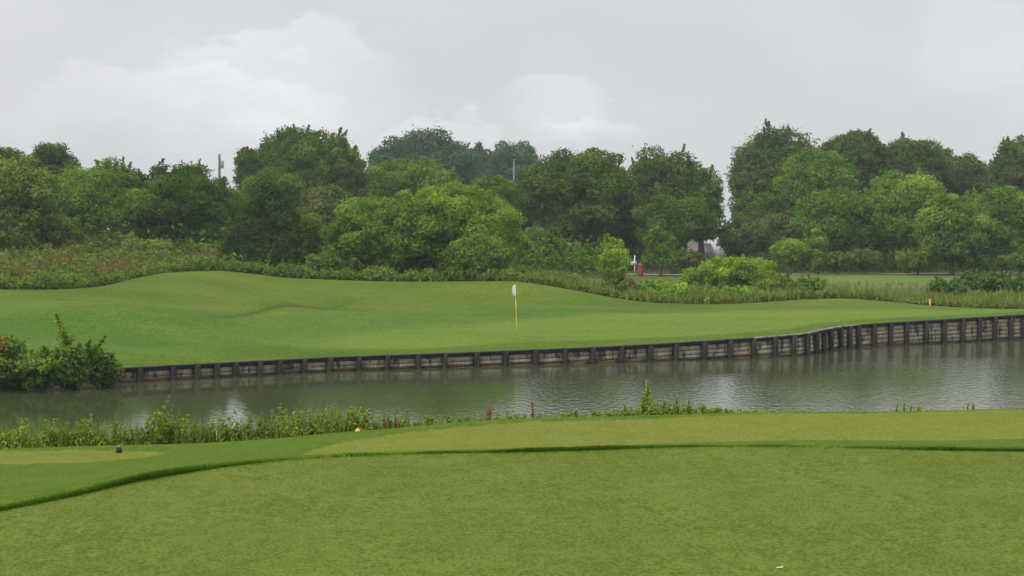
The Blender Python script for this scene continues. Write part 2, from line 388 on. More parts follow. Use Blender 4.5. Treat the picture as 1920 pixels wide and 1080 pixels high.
# water
m_w, t, b = new_mat('pond_water', 0.03, 0.5)
b.inputs['Base Color'].default_value = (0.054, 0.064, 0.028, 1); b.inputs['IOR'].default_value = 1.33
p = pos(t)
h1 = noise(t, p, 5.5, 2, 0.5, (1, 0.40, 1)); h2 = noise(t, p, 15.0, 2, 0.5, (1, 0.5, 1)); calm = RAMP(t, noise(t, p, 0.07, 2), 0.35, 0.65, 0.55, 1.0)
bp = t.nodes.new('ShaderNodeBump'); bp.inputs['Distance'].default_value = 0.0125
wx = t.nodes.new('ShaderNodeSeparateXYZ'); t.links.new(p, wx.inputs[0])
t.links.new(MATH(t, 'MULTIPLY', calm, RAMP(t, wx.outputs[0], -13.0, 6.0, 0.28, 1.0)), bp.inputs['Strength'])   # sheltered from the wind at the left
t.links.new(MATH(t, 'ADD', h1, MATH(t, 'MULTIPLY', h2, 0.35)), bp.inputs['Height']); t.links.new(bp.outputs[0], b.inputs['Normal'])
tag(mesh('water', [(-70, 14, 0), (95, 14, 0), (95, 110, 0), (-70, 110, 0)], [(0, 1, 2, 3)], m_w), kind='structure')

# pale cart path across the meadow
m_path = simple('path_gravel', (0.36, 0.35, 0.31), (0.27, 0.26, 0.22), 2)
px_ = np.linspace(6, 60, 60); py_ = 131 + (px_ - 12) * 0.22 + 0.6 * np.sin(px_ * 0.2)
V = []
for x, y in zip(px_, py_):
    for w in (-1.1, 1.1): V.append((x, y + w, z_far(x, y + w) + 0.03))
tag(mesh('path', V, grid_faces(60, 2, 0, 1), m_path), kind='structure')

# ------------------------------------------------------------------ timber retaining wall
def wood(name, c1, c2, c3, streak=9, low=None):
    m, t, b = new_mat(name, 0.85, 0.2)
    p = pos(t)
    f = RAMP(t, noise(t, p, streak, 4, 0.65, (1, 1, 0.22)), 0.3, 0.7)
    c = MIX(t, f, c1, c2)
    c = MIX(t, RAMP(t, noise(t, p, streak * 0.35, 3, 0.6, (1, 1, 0.3)), 0.50, 0.64), c, c3)
    if low:
        z = t.nodes.new('ShaderNodeSeparateXYZ'); t.links.new(p, z.inputs[0])
        zz = MATH(t, 'ADD', z.outputs[2], MATH(t, 'MULTIPLY', noise(t, p, 2.5, 2), -0.12))
        c = MIX(t, RAMP(t, zz, 0.10, 0.02), c, low)
    t.links.new(c, b.inputs['Base Color'])
    bp = t.nodes.new('ShaderNodeBump'); bp.inputs['Strength'].default_value = 0.5; bp.inputs['Distance'].default_value = 0.02
    t.links.new(f, bp.inputs['Height']); t.links.new(bp.outputs[0], b.inputs['Normal'])
    return m
m_post = wood("creosoted_pile", (0.024, 0.021, 0.020), (0.062, 0.056, 0.050), (0.036, 0.032, 0.030))
m_board = wood('weathered_board', (0.199, 0.179, 0.131), (0.365, 0.329, 0.244), (0.051, 0.046, 0.036), streak=11, low=(0.114, 0.072, 0.043))
m_cap = wood('cap_timber', (0.035, 0.032, 0.030), (0.075, 0.07, 0.065), (0.05, 0.046, 0.043))
m_lip = wood('bleached_strip', (0.12, 0.115, 0.095), (0.30, 0.285, 0.25), (0.06, 0.055, 0.045))
piles = [218, 260, 322, 368, 405, 440, 485, 522, 568, 617, 672, 726, 782, 833, 892, 947, 1003, 1058, 1110, 1163, 1217, 1265, 1318, 1367, 1411, 1451, 1485, 1509, 1526, 1540, 1553, 1572, 1589, 1606, 1635, 1667, 1697,
         1733, 1767, 1802, 1833, 1862, 1892, 1917, 1946, 1975, 2004, 2033, 2062, 2092, 2123, 2155, 2188, 2222, 2256, 2290, 2324, 2358, 2392]
def wall_at_px(px):
    x = (px - 960) / F * 60
    for _ in range(30):
        Y, z = cW.at(np.array([x])); x = (px - 960) / F * float(Y[0])
    return np.array([x, float(Y[0]), float(z[0])])
wall = empty('retaining_wall', tuple(wall_at_px(970) * (1, 1, 0)))
tag(wall, 'long low retaining wall of black timber piles and weathered grey boards between green and pond', 'retaining wall')
wl = np.array(wall.location)
wp = [wall_at_px(p_) for p_ in piles]
def along(P, Q):
    d_ = (Q - P); d_[2] = 0; d_ /= np.linalg.norm(d_); n_ = np.array([d_[1], -d_[0], 0])   # n towards the pond
    return d_, n_
r2 = np.random.default_rng(11)
for i, P in enumerate(wp):
    d_, n_ = along(wp[max(i - 1, 0)], wp[min(i + 1, len(wp) - 1)])
    c = P - wl + n_ * 0.13; top = P[2] - 0.015 + r2.uniform(-0.02, 0.015)
    rr = 0.115 + r2.uniform(-0.012, 0.012)
    ln = r2.uniform(-0.02, 0.02)
    pp = [(c[0] + ln, c[1], -0.9), (c[0] + ln * .5, c[1], top * .5), (c[0], c[1], top - 0.03), (c[0], c[1], top)]
    MB().tube(pp, [rr, rr, rr, rr * 0.9], 10).build('post', m_post, wall, True)
for i in range(len(wp) - 1):
    P, Q = wp[i], wp[i + 1]
    d_, n_ = along(P.copy(), Q.copy())
    L = float(np.linalg.norm((Q - P)[:2]))
    def fr(V, P=P, d_=d_, n_=n_, sl=(Q[2] - P[2]) / L):
        o_ = (P - wl)[None, :] * (1, 1, 0) + V[:, :1] * d_ + V[:, 1:2] * n_
        o_[:, 2] = V[:, 2] + P[2] + V[:, 0] * sl
        return o_
    mb = MB(); zt = -0.16; kk = 0
    while P[2] + zt > -0.5:                                    # three or four stacked planks per bay
        hgt = 0.19 + r2.uniform(-0.01, 0.01)
        off_ = r2.uniform(-0.004, 0.006)
        mb.box(0.0, L - 0.001, 0.0 + off_, 0.05 + off_, zt - hgt + 0.002, zt, fr); zt -= hgt; kk += 1
    mb.build('board_panel', m_board, wall)
    MB().box(0, L - 0.002, 0.05, 0.12, -0.115, -0.03, fr).build('waler', m_cap, wall)
    MB().box(0, L - 0.002, -0.03, 0.20, -0.024, 0.022, fr).build('cap_board', m_lip if 1400 < piles[i] < 1600 else m_cap, wall)

# ------------------------------------------------------------------ foliage
def leaves(C, Nn, size, r, tint, squash=1.0, acc=None):
    """one four-cornered leaf clump per point, facing roughly along Nn"""
    n = len(C)
    Nn = Nn + r.normal(0, 0.55, (n, 3)); Nn /= np.linalg.norm(Nn, axis=1)[:, None] + 1e-9
    A = np.cross(Nn, r.normal(0, 1, (n, 3))); A /= np.linalg.norm(A, axis=1)[:, None] + 1e-9
    B = np.cross(Nn, A)
    s = size * r.uniform(0.55, 1.25, (n, 1))
    V = np.stack([C + A * s * 0.7, C + B * s * 0.36 * squash + Nn * s * 0.12, C - A * s * 0.6, C - B * s * 0.36 * squash + Nn * s * 0.1], 1).reshape(-1, 3)
    Fc = np.arange(4 * n).reshape(-1, 4)
    at = {'tint': np.repeat(tint, 4)}
    if acc is not None: at['acc'] = np.repeat(acc, 4)
    return V, Fc, at
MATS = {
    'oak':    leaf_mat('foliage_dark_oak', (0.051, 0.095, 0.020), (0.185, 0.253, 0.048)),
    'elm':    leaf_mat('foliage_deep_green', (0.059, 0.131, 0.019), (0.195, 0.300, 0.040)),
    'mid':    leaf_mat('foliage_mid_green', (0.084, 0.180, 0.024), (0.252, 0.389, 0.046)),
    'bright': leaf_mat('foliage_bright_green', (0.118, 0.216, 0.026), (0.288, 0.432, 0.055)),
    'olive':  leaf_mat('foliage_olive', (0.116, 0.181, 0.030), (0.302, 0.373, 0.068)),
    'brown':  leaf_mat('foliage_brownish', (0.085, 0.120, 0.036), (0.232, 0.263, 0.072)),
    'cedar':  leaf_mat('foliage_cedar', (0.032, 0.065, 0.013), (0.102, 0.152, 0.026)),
    'blue':   leaf_mat('foliage_blue_green', (0.060, 0.124, 0.055), (0.144, 0.226, 0.099)),  # haze of distance mixed into the leaf colour of the far trees
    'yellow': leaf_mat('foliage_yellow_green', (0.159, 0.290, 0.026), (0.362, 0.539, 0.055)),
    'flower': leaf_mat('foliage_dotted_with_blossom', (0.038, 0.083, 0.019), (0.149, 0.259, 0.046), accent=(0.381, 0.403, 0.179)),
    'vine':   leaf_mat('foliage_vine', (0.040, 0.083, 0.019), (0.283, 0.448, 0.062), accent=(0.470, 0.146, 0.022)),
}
m_bark = simple('bark', (0.10, 0.085, 0.065), (0.05, 0.042, 0.034), 3, sx=(1, 1, 0.3))
def fib(n):
    i = np.arange(n) + 0.5; ph = np.arccos(1 - 2 * i / n); th = math.pi * (1 + 5 ** 0.5) * i
    return np.stack([np.cos(th) * np.sin(ph), np.sin(th) * np.sin(ph), np.cos(ph)], 1)
def crown(a, c, zc, kind, seed, lsize, lobes=None, shape='round', dens=1.0, spiky=0.0, acc=0.0, depth=0.85):
    """leaf cloud round the z axis: semi-width a, semi-height c, centre height zc"""
    r = np.random.default_rng(seed)
    nl = int((lobes or int(np.clip(14 + 9 * a * c / 4, 16, 60))) * 1.7)
    D = fib(nl) + r.normal(0, 0.12, (nl, 3)); D /= np.linalg.norm(D, axis=1)[:, None]
    ax = np.array([a, a * depth, c])
    lr = 0.34 * min(a, c) * r.uniform(0.55, 1.35, nl) * (30 / nl) ** 0.40
    if shape == 'cone':
        h = r.uniform(0, 1, nl) ** (1.5 if nl > 50 else 0.9); an = r.uniform(0, 2 * math.pi, nl); rr_ = (1 - h) ** 0.62 * a * 0.75
        LC = np.stack([np.cos(an) * rr_, np.sin(an) * rr_ * depth, zc - c * 0.86 + 1.75 * c * h], 1)
        lr = (0.13 + 0.20 * (1 - h)) * a * r.uniform(0.8, 1.3, nl)
    else:
        rad_ = r.uniform(0.62, 1.0, nl)[:, None]
        LC = D * (ax - lr[:, None] * 0.9) * rad_ + [0, 0, zc]
        if shape == 'dome':      # flat wide skirt down to the ground
            low = D[:, 2] < 0; LC[low, 0] *= 1.05; LC[low, 2] = zc + (LC[low, 2] - zc) * 0.9
    Cs, Ns, Ts = [], [], []
    area = lsize * lsize * 0.45
    for i in range(nl):
        n = int(dens * 4 * math.pi * lr[i] ** 2 * 1.15 / area) + 6
        d_ = r.normal(0, 1, (n, 3)); d_ /= np.linalg.norm(d_, axis=1)[:, None]
        rr_ = lr[i] * (r.uniform(0.35, 1.0, n) ** 0.4 + np.abs(r.normal(0, 0.10, n)))
        sub = 1 + 0.22 * np.sin(d_[:, 0] * 7 + i) * np.sin(d_[:, 1] * 6 + 2 * i) * np.sin(d_[:, 2] * 8 + 3 * i) * 2
        P_ = LC[i] + d_ * (rr_ * sub)[:, None] * [1.12, 1.0, 0.80]
        Cs.append(P_); Ns.append(d_ * 0.8 + [0, 0, 0.25])
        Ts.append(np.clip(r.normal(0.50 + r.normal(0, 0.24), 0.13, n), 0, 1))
    # loose filling between the lobes
    n = int(dens * 0.8 * 4 * math.pi * (a * c) * 0.55 / area * 0.5)
    d_ = r.normal(0, 1, (n, 3)); d_ /= np.linalg.norm(d_, axis=1)[:, None]
    q = r.uniform(0.2, 0.68, n)[:, None]
    if shape == 'cone':
        h = r.uniform(0, 1, n); an = r.uniform(0, 2 * math.pi, n); rr_ = (1 - h) ** 0.7 * a * 0.7 * r.uniform(0.3, 1, n)
        P_ = np.stack([np.cos(an) * rr_, np.sin(an) * rr_ * depth, zc - c * 0.95 + 1.9 * c * h], 1)
    else:
        P_ = d_ * ax * q + [0, 0, zc]
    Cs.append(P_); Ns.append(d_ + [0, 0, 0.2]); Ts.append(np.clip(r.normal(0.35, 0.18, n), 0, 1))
    # sprigs that break the outline
    if spiky > 0:
        ns = int(26 * spiky)
        for i in range(ns):
            j = r.integers(nl); up = LC[j] - [0, 0, zc * 0.7]; up = up / (np.linalg.norm(up) + 1e-9) + [0, 0, 0.7] + r.normal(0, 0.25, 3); up /= np.linalg.norm(up)
            L = lr[j] * r.uniform(1.1, 1.75); m = int(L / lsize * 7) + 5
            tt = r.uniform(0.5, 1.0, m)[:, None]
            Cs.append(LC[j] + up * L * tt + r.normal(0, lsize * 0.5, (m, 3)) * (1.3 - tt)); Ns.append(np.tile(up, (m, 1)) + r.normal(0, 0.5, (m, 3)))
            Ts.append(np.clip(r.normal(0.6, 0.2, m), 0, 1))
    C = np.vstack(Cs); Nn = np.vstack(Ns); T = np.concatenate(Ts)
    keep = C[:, 2] > 0.03; C, Nn, T = C[keep], Nn[keep], T[keep]
    A = None
    if kind in ('flower', 'vine'):
        A = (r.random(len(C)) < acc).astype(float)
        if kind == 'vine': A *= (C[:, 2] > zc + 0.15 * c) & (C[:, 0] < 0.3 * a)
    return (*leaves(C, Nn, lsize, r, T, acc=A), LC, lr)
def trunk_mesh(h, r0, LC, seed, lean=0.0, multi=1):
    r = np.random.default_rng(seed + 999); mb = MB()
    for s_ in range(multi):
        bx, by = (0, 0) if multi == 1 else r.normal(0, r0 * 1.6, 2)
        top = np.array([lean * h + bx * 2.5, by * 2, h])
        P_ = np.array([np.array([bx, by, -0.3]) * (1 - q) + top * q + [0.12 * r0 * 4 * math.sin(q * 5 + seed), 0, 0] for q in np.linspace(0, 1, 7)])
        mb.tube(P_, np.linspace(r0 * (1.25 if multi == 1 else 0.7), r0 * 0.35, 7), 7)
        ids = r.permutation(len(LC))[:8 // multi + 2]
        for j in ids:
            q = r.uniform(0.35, 0.95); st = P_[0] * (1 - q) + P_[-1] * q; en = LC[j]
            md = (st + en) / 2 + [0, 0, 0.12 * np.linalg.norm(en - st)]
            mb.tube([st, (st + md) / 2 + [0, 0, .03], md, (md + en) / 2, en], r0 * np.array([0.42, 0.34, 0.26, 0.18, 0.08]), 5)
    return mb
NT = [0]
def tree(name, cat, label, px, top, hw, Y, kind, bottom=None, shape='round', seed=None, group=None, dens=1.0, spiky=0.35, lobes=None, acc=0.0, px_leaf=2.3, base=None, depth=0.85, multi=1, lean=0.0):
    """px/top/hw: centre column, top row, half width in the photograph; Y: distance. bottom: row where the crown ends"""
    NT[0] += 1; seed = seed or 100 + NT[0]
    x = (px - 960) * Y / F
    zg = (z_far(x, Y) if base is None else base)
    zt = HC + (YH - top) * Y / F - zg
    a = hw * 1.10 * Y / F
    zb = max(0.0, HC + (YH - bottom) * Y / F - zg) if bottom else zt * 0.10
    c = (zt - zb) / 2; zc = (zt + zb) / 2
    root = empty(name, (x, Y, zg)); tag(root, label, cat, group)
    lsize = px_leaf * Y / (F * 1024 / 1920)
    V, Fc, at, LC, lr = crown(a, c, zc, kind, seed, lsize, lobes, shape, dens, spiky, acc, depth)
    if lean: V = V + np.stack([V[:, 2] * lean, V[:, 2] * 0, V[:, 2] * 0], 1)
    bush = 'shrub' in name or 'bush' in name
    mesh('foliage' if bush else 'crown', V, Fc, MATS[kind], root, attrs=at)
    r0 = max(0.03, 0.030 * zt) if not bush else 0.02 * zt + 0.01
    trunk_mesh(zc * (1.1 if not bush else 0.9), r0, LC, seed, lean, 3 if bush else multi).build('stem' if bush else 'trunk', m_bark, root, True)
    return root
W_ = 'trees of the wood behind the green'
# name, category, label, px, top, half width, distance, material, extras
L = [
 # --- far, bluish, beyond the wood
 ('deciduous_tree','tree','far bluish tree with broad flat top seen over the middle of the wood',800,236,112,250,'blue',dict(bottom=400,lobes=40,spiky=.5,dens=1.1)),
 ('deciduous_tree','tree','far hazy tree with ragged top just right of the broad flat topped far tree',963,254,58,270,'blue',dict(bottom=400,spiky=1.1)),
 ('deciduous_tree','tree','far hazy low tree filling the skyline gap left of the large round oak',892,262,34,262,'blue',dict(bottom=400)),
 # --- left wood
 ('oak_tree','tree','dark tree at the left edge of the picture with its top behind the pale willow',8,264,48,150,'oak',dict(bottom=420)),
 ('oak_tree','tree','dark oak with knobbly top right of the pale willow at far left',98,258,58,152,'oak',dict(bottom=430,spiky=.4)),
 ('elm_tree','tree','mid green leafy tree filling the wood just right of the pale willow',158,305,72,116,'mid',dict(bottom=450,spiky=.9)),
 ('elm_tree','tree','green tree with feathery upright shoots on its top in the left wood',212,293,48,118,'mid',dict(bottom=440,spiky=1.6)),
 ('oak_tree','tree','small dark topped tree between feathery tree and thin wispy tree, left wood',256,309,34,120,'oak',dict(bottom=440)),
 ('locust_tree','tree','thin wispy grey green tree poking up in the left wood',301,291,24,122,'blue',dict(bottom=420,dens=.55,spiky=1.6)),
 ('oak_tree','tree','dark spreading tree with yellow green top, left of the utility pole',345,299,78,114,'elm',dict(bottom=455,spiky=.7)),
 ('oak_tree','tree','rounded dark green tree low in the left wood under the small dark topped tree',262,345,66,112,'elm',dict(bottom=455,spiky=.5)),
 ('elm_tree','tree','small tree with open top directly in front of the utility pole',414,325,22,118,'elm',dict(bottom=430,dens=.6,spiky=1.2)),
 ('elm_tree','tree','low green tree filling the gap beneath the utility pole',422,338,62,121,'mid',dict(bottom=480)),
 ('cottonwood_tree','tree','tall tree with spiky blue green crown, highest of the wood left of centre',570,230,104,165,'elm',dict(bottom=400,lobes=46,spiky=2.6)),
 ('cottonwood_tree','tree','side limb like small tree at the left foot of the tall spiky crowned tree',462,272,26,163,'elm',dict(bottom=375,dens=.8,spiky=1.8)),
 ('oak_tree','tree','dark olive pointed tree on the right flank of the tall spiky crowned tree',645,268,48,150,'oak',dict(bottom=420,spiky=.7)),
 ('elm_tree','tree','rounded mid green tree above and behind the dark cedar',512,308,66,140,'elm',dict(bottom=440)),
 ('oak_tree','tree','brownish green tree right of the dark cedar',612,336,56,128,'brown',dict(bottom=470)),
 ('elm_tree','tree','wide green tree above and behind the great round bush pair',770,286,88,160,'mid',dict(bottom=420,spiky=.9)),
 ('elm_tree','tree','small green tree behind the left half of the great round bush pair',706,300,42,158,'mid',dict(bottom=420)),
 ('elm_tree','tree','light green tree in the hollow left of the large round oak',915,322,58,140,'mid',dict(bottom=470,spiky=.6)),
 ('oak_tree','tree','dark green tree between the far hazy trees and the large round oak',968,330,52,152,'elm',dict(bottom=470)),
 ('oak_tree','tree','dark low oak filling the notch beneath the two centre oaks',1182,372,56,145,'elm',dict(bottom=480)),
 # --- centre oaks
 ('oak_tree','tree','large round dark oak with rusty tinged leaves right of the flag',1092,264,122,140,'oak',dict(bottom=475,lobes=58,spiky=.2,dens=1.15)),
 ('oak_tree','tree','dark oak with flat crown on the right shoulder of the large round oak',1242,266,78,152,'oak',dict(bottom=460,lobes=36,spiky=.2)),
 ('oak_tree','tree','dark oak with loose open crown bordering the skyline gap on its left side',1312,300,48,160,'elm',dict(bottom=470,spiky=.8)),
 ('oak_tree','tree','low dark oak beneath the flat crowned oak, left of the grey shed',1262,355,72,135,'elm',dict(bottom=480,spiky=.5)),
 # --- right wood
 ('oak_tree','tree','dark back row tree between second and third oaks right of the skyline gap',1655,262,50,190,'oak',dict(bottom=400,spiky=.3)),
 ('oak_tree','tree','dark back row tree just right of the flat topped oak',1762,272,46,190,'oak',dict(bottom=400,spiky=.3)),
 ('oak_tree','tree','low back row tree left of the oak cut by the right edge',1855,306,42,188,'oak',dict(bottom=410,spiky=.3)),

 ('oak_tree','tree','tallest oak of the right wood with an open crown, first right of the skyline gap',1462,226,92,180,'oak',dict(bottom=430,lobes=34,spiky=.7,dens=.85)),
 ('oak_tree','tree','lower left limb like oak hanging out over the skyline gap',1402,300,36,178,'oak',dict(bottom=420,dens=.75,spiky=.8)),
 ('oak_tree','tree','rounded dark oak second right of the skyline gap',1598,230,66,182,'oak',dict(bottom=400,spiky=.5)),
 ('oak_tree','tree','flat topped dark oak third right of the skyline gap',1712,250,62,180,'oak',dict(bottom=400,spiky=.7)),
 ('oak_tree','tree','dark oak with low ragged crown in the dip before the right edge',1806,279,54,184,'oak',dict(bottom=410,spiky=1.0)),
 ('oak_tree','tree','dark oak cut off by the right edge of the picture',1925,245,72,170,'oak',dict(bottom=420,spiky=.5)),
 ('elm_tree','tree','smooth mid green tree in front of the tallest oak on the right',1532,272,72,158,'mid',dict(bottom=420,spiky=.6)),
 ('elm_tree','tree','bright green feathery tree, biggest of the front row of the right wood',1700,312,86,140,'bright',dict(bottom=490,spiky=1.6,lobes=36)),
 ('elm_tree','tree','bright green tree with drooping skirt right of the feathery tree',1782,356,68,132,'bright',dict(bottom=500,spiky=.7)),
 ('elm_tree','tree','green tree left of the feathery tree above the dark hollow',1560,344,72,140,'mid',dict(bottom=490,spiky=.8)),
 ('elm_tree','tree','dull green tree low on the right side of the skyline gap',1420,352,52,160,'elm',dict(bottom=470)),
 ('elm_tree','tree','mid green tree near the right edge under the cut off oak',1885,342,66,140,'mid',dict(bottom=480)),
 ('oak_tree','tree','dark low tree in the hollow between green tree and feathery tree',1632,380,66,150,'elm',dict(bottom=485)),
 ('elm_tree','tree','dark green low tree at the right edge, lowest of that corner',1850,410,60,134,'elm',dict(bottom=495)),
 ('oak_tree','tree','dark oak just outside the right edge of the picture',2050,262,80,165,'oak',dict(bottom=480)),
 ('elm_tree','tree','mid green tree just outside the right edge of the picture',2010,360,90,140,'mid',dict(bottom=490)),
 ('oak_tree','tree','oak farther outside the right edge of the picture',2190,270,100,160,'oak',dict(bottom=490)),
 ('elm_tree','tree','green tree just outside the left edge of the picture',-110,290,100,120,'mid',dict(bottom=490)),
 ('elm_tree','tree','brown tinged scrub tree right of the grey shed',1398,398,60,138,'brown',dict(bottom=490,spiky=.9)),
 ('elm_tree','tree','brown tinged scrub tree under the green tree of the right wood',1480,385,56,145,'brown',dict(bottom=490,spiky=.8)),
]
for nm, cat, lab, px, top, hw, Y, kind, ex_ in L:
    tree(nm, cat, lab, px, top, hw, Y, kind, group=W_, **ex_)
B_ = 'bushes at the edge of the wood'
L = [
 ('willow_tree','tree','pale olive willow at the left edge, nearest tree of the left wood',28,278,84,104,'olive',dict(bottom=500,spiky=.8,lobes=44)),
 ('willow_shrub','shrub','pale olive sloping shrub at the right foot of the left edge willow',98,395,60,106,'olive',dict(bottom=510)),
 ('cedar_tree','tree','dark cedar shaped like a broad cone standing at the brow of the green',504,342,76,101,'cedar',dict(bottom=505,shape='cone',lobes=60,spiky=.5,dens=1.3)),
 ('round_shrub','shrub','olive shrub growing into the right side of the dark cedar',566,392,44,104,'olive',dict(bottom=470,dens=.7)),
 ('round_bush','bush','left half of the great round bush pair behind the green',722,350,112,101,'bright',dict(bottom=520,spiky=.5,lobes=66,shape='dome')),
 ('round_bush','bush','right and larger half of the great round bush pair behind the green',850,336,124,101,'bright',dict(bottom=524,spiky=.5,lobes=76,shape='dome')),
 ('dark_shrub','shrub','dark shrub tucked under the right foot of the great bush pair',905,430,66,97,'bright',dict(bottom=532)),
 ('low_shrub','shrub','small green shrub between the cedar and the great bush pair',608,468,38,99,'mid',dict(bottom=515)),
 ('low_shrub','shrub','pale low shrub left of the dark cedar above the red seed heads',398,455,32,108,'bright',dict(bottom=500)),
 ('low_shrub','shrub','dark green shrub below the large round oak just right of the flag',1012,418,52,128,'elm',dict(bottom=500)),
 ('low_shrub','shrub','grey green low shrub in shade beneath the large round oak',1075,456,52,130,'elm',dict(bottom=505)),
 ('young_tree','tree','slender bright young tree standing alone, left of the red bin',1150,438,28,97,'yellow',dict(bottom=556,spiky=3.0,lobes=13,dens=.8)),
 ('young_tree','tree','slender mid green young tree right of the red bin',1238,410,38,128,'mid',dict(bottom=500,spiky=1.3,lobes=14,shape='cone')),
 ('low_shrub','shrub','tangled brownish shrub at the foot of the slender bright young tree',1168,520,34,96,'brown',dict(bottom=570)),
 ('round_bush','bush','large yellow green bush with rounded top in the meadow right of centre',1380,472,76,103,'yellow',dict(bottom=555,spiky=.5,lobes=40)),
 ('low_shrub','shrub','low bright shrub at the brow of the green, left of the large yellow green bush',1252,522,62,93,'yellow',dict(bottom=575,spiky=1.5)),
 ('low_shrub','shrub','small green shrub left of the large yellow green bush',1300,498,26,104,'bright',dict(bottom=545)),
 ('low_shrub','shrub','small bright shrub at the brow below the large yellow green bush',1382,534,44,95,'yellow',dict(bottom=575,spiky=.6)),
 ('low_shrub','shrub','olive shrub at the brow right of the large yellow green bush',1450,514,48,96,'olive',dict(bottom=572,spiky=.8)),
 ('low_shrub','shrub','darker green shrub at the brow, last right of the yellow green group',1515,514,34,97,'mid',dict(bottom=568,spiky=.8)),
 ('round_bush','bush','small bright round bush before the right wood beyond the large yellow green bush',1478,440,32,133,'bright',dict(bottom=505)),
 ('round_bush','bush','small bright pointed bush beside the small bright round bush',1532,428,32,134,'bright',dict(bottom=500,shape='cone')),
 ('low_shrub','shrub','rusty brown scrub left behind the large yellow green bush',1290,466,34,128,'brown',dict(bottom=505)),
 ('low_shrub','shrub','olive scrub at the foot of the dark hollow of the right wood',1620,462,44,135,'brown',dict(bottom=508)),
 ('low_shrub','shrub','olive scrub at the foot of the bright tree with drooping skirt',1720,462,50,134,'olive',dict(bottom=508,dens=.8)),
 ('low_shrub','shrub','dark scrub along the foot of the wood near the right edge',1830,470,58,132,'elm',dict(bottom=508)),
 ('low_shrub','shrub','dark scrub at the foot of the wood cut by the right edge',1912,470,42,131,'elm',dict(bottom=508)),
 ('low_shrub','shrub','brownish scrub right of the small bright pointed bush',1568,468,34,134,'brown',dict(bottom=506)),
 ('blossom_shrub','shrub','dark shrub dotted with pale blossom, tallest of three near the right edge',1848,500,52,100,'flower',dict(bottom=578,acc=.12)),
 ('blossom_shrub','shrub','low dark shrub left of the tallest blossom dotted shrub',1776,520,44,98,'flower',dict(bottom=580,acc=.03)),
 ('blossom_shrub','shrub','low dark shrub right of the tallest blossom dotted shrub at the right edge',1908,516,36,99,'flower',dict(bottom=582,acc=.04)),
]
for i in range(9):   # rounded weedy shrubs on the rise at the left
    sx = [140, 178, 206, 238, 262, 298, 330, 362, 150][i]; tp = [432, 438, 430, 436, 446, 444, 450, 456, 458][i]
    lab = ['small olive shrub nearest the pale willow on the left rise', 'second small olive shrub from the pale willow on the left rise', 'tallest small olive shrub on the left rise', 'olive shrub just right of the tallest small one on the left rise',
           'low olive shrub at the middle of the left rise', 'olive shrub right of the middle of the left rise', 'low olive shrub second last before the cedar on the left rise', 'lowest olive shrub at the right end of the left rise',
           'olive shrub lower down the slope beneath the shrub nearest the willow'][i]
    L.append(('low_shrub', 'shrub', lab, sx, tp, 26 + (i * 7) % 9, 107 - (i == 8) * 4, 'olive', dict(bottom=500, spiky=.4, lobes=14)))
for nm, cat, lab, px, top, hw, Y, kind, ex_ in L:
    tree(nm, cat, lab, px, top, hw, Y, kind, group=B_, **ex_)
# vine-grown shrubs hanging over the pond at the left end of the wall
V_ = 'shrubs overhanging the pond at the end of the wall'
for lab, px, top, bot, hw, Y, kind, ex_ in [
    ('dark vine grown shrub with orange blossoms at the left picture edge over the pond', 5, 622, 738, 58, 50.4, 'vine', dict(acc=.16, lobes=30)),
    ('low bushy shrub between the orange blossomed and the tall sprigged one over the pond', 82, 652, 738, 52, 50.2, 'vine', dict(acc=.0, lobes=26)),
    ('leafy shrub with a tall upright leaning sprig at the left end of the wall', 136, 640, 738, 40, 50.6, 'vine', dict(acc=.0, lobes=20)),
    ('dark leafy shrub touching the first pile at the left end of the wall', 190, 652, 736, 38, 51.2, 'vine', dict(acc=.0, lobes=22)),
    ('dark leafy shrub just outside the left picture edge over the pond', -70, 610, 738, 60, 50, 'vine', dict(acc=.1))]:
    o = tree('pond_shrub', 'shrub', lab, px, top, hw, Y, kind, bottom=bot, group=V_, base=-0.12, px_leaf=3.4, spiky=1.1, **ex_)
    if 'sprig' in lab and 'tall upright' in lab:
        r = np.random.default_rng(5)
        for (x0, z0, x1, z1, n) in [(0.05, 1.0, -0.52, 2.60, 330), (0.35, 0.9, 1.12, 1.90, 170), (0.25, .9, .62, 1.75, 120)]:
            tt = r.uniform(0, 1, n)[:, None]; P0 = np.array([x0, 0, z0]); P1_ = np.array([x1, -.1, z1])
            Cs, Nn, T = [], [], []
            Cs.append(P0 * (1 - tt) + P1_ * tt + r.normal(0, 1, (n, 3)) * 0.13 * (1.05 - tt ** 1.5)); Nn.append(r.normal(0, 1, (n, 3)) + [0, -.4, .5]); T.append(np.clip(0.15 + 0.75 * tt[:, 0] + r.normal(0, .15, n), 0, 1))
            Cs.append(np.linspace(0, 1, 24)[:, None] * (P1_ - P0) + P0); Nn.append(np.tile([0, -.5, .6], (24, 1))); T.append(np.full(24, .5)); n += 24
            Vv, Fc, at = leaves(np.vstack(Cs), np.vstack(Nn), 0.12, r, np.concatenate(T), acc=np.zeros(n))
            mesh('sprig', Vv, Fc, MATS['vine'], o, attrs=at)

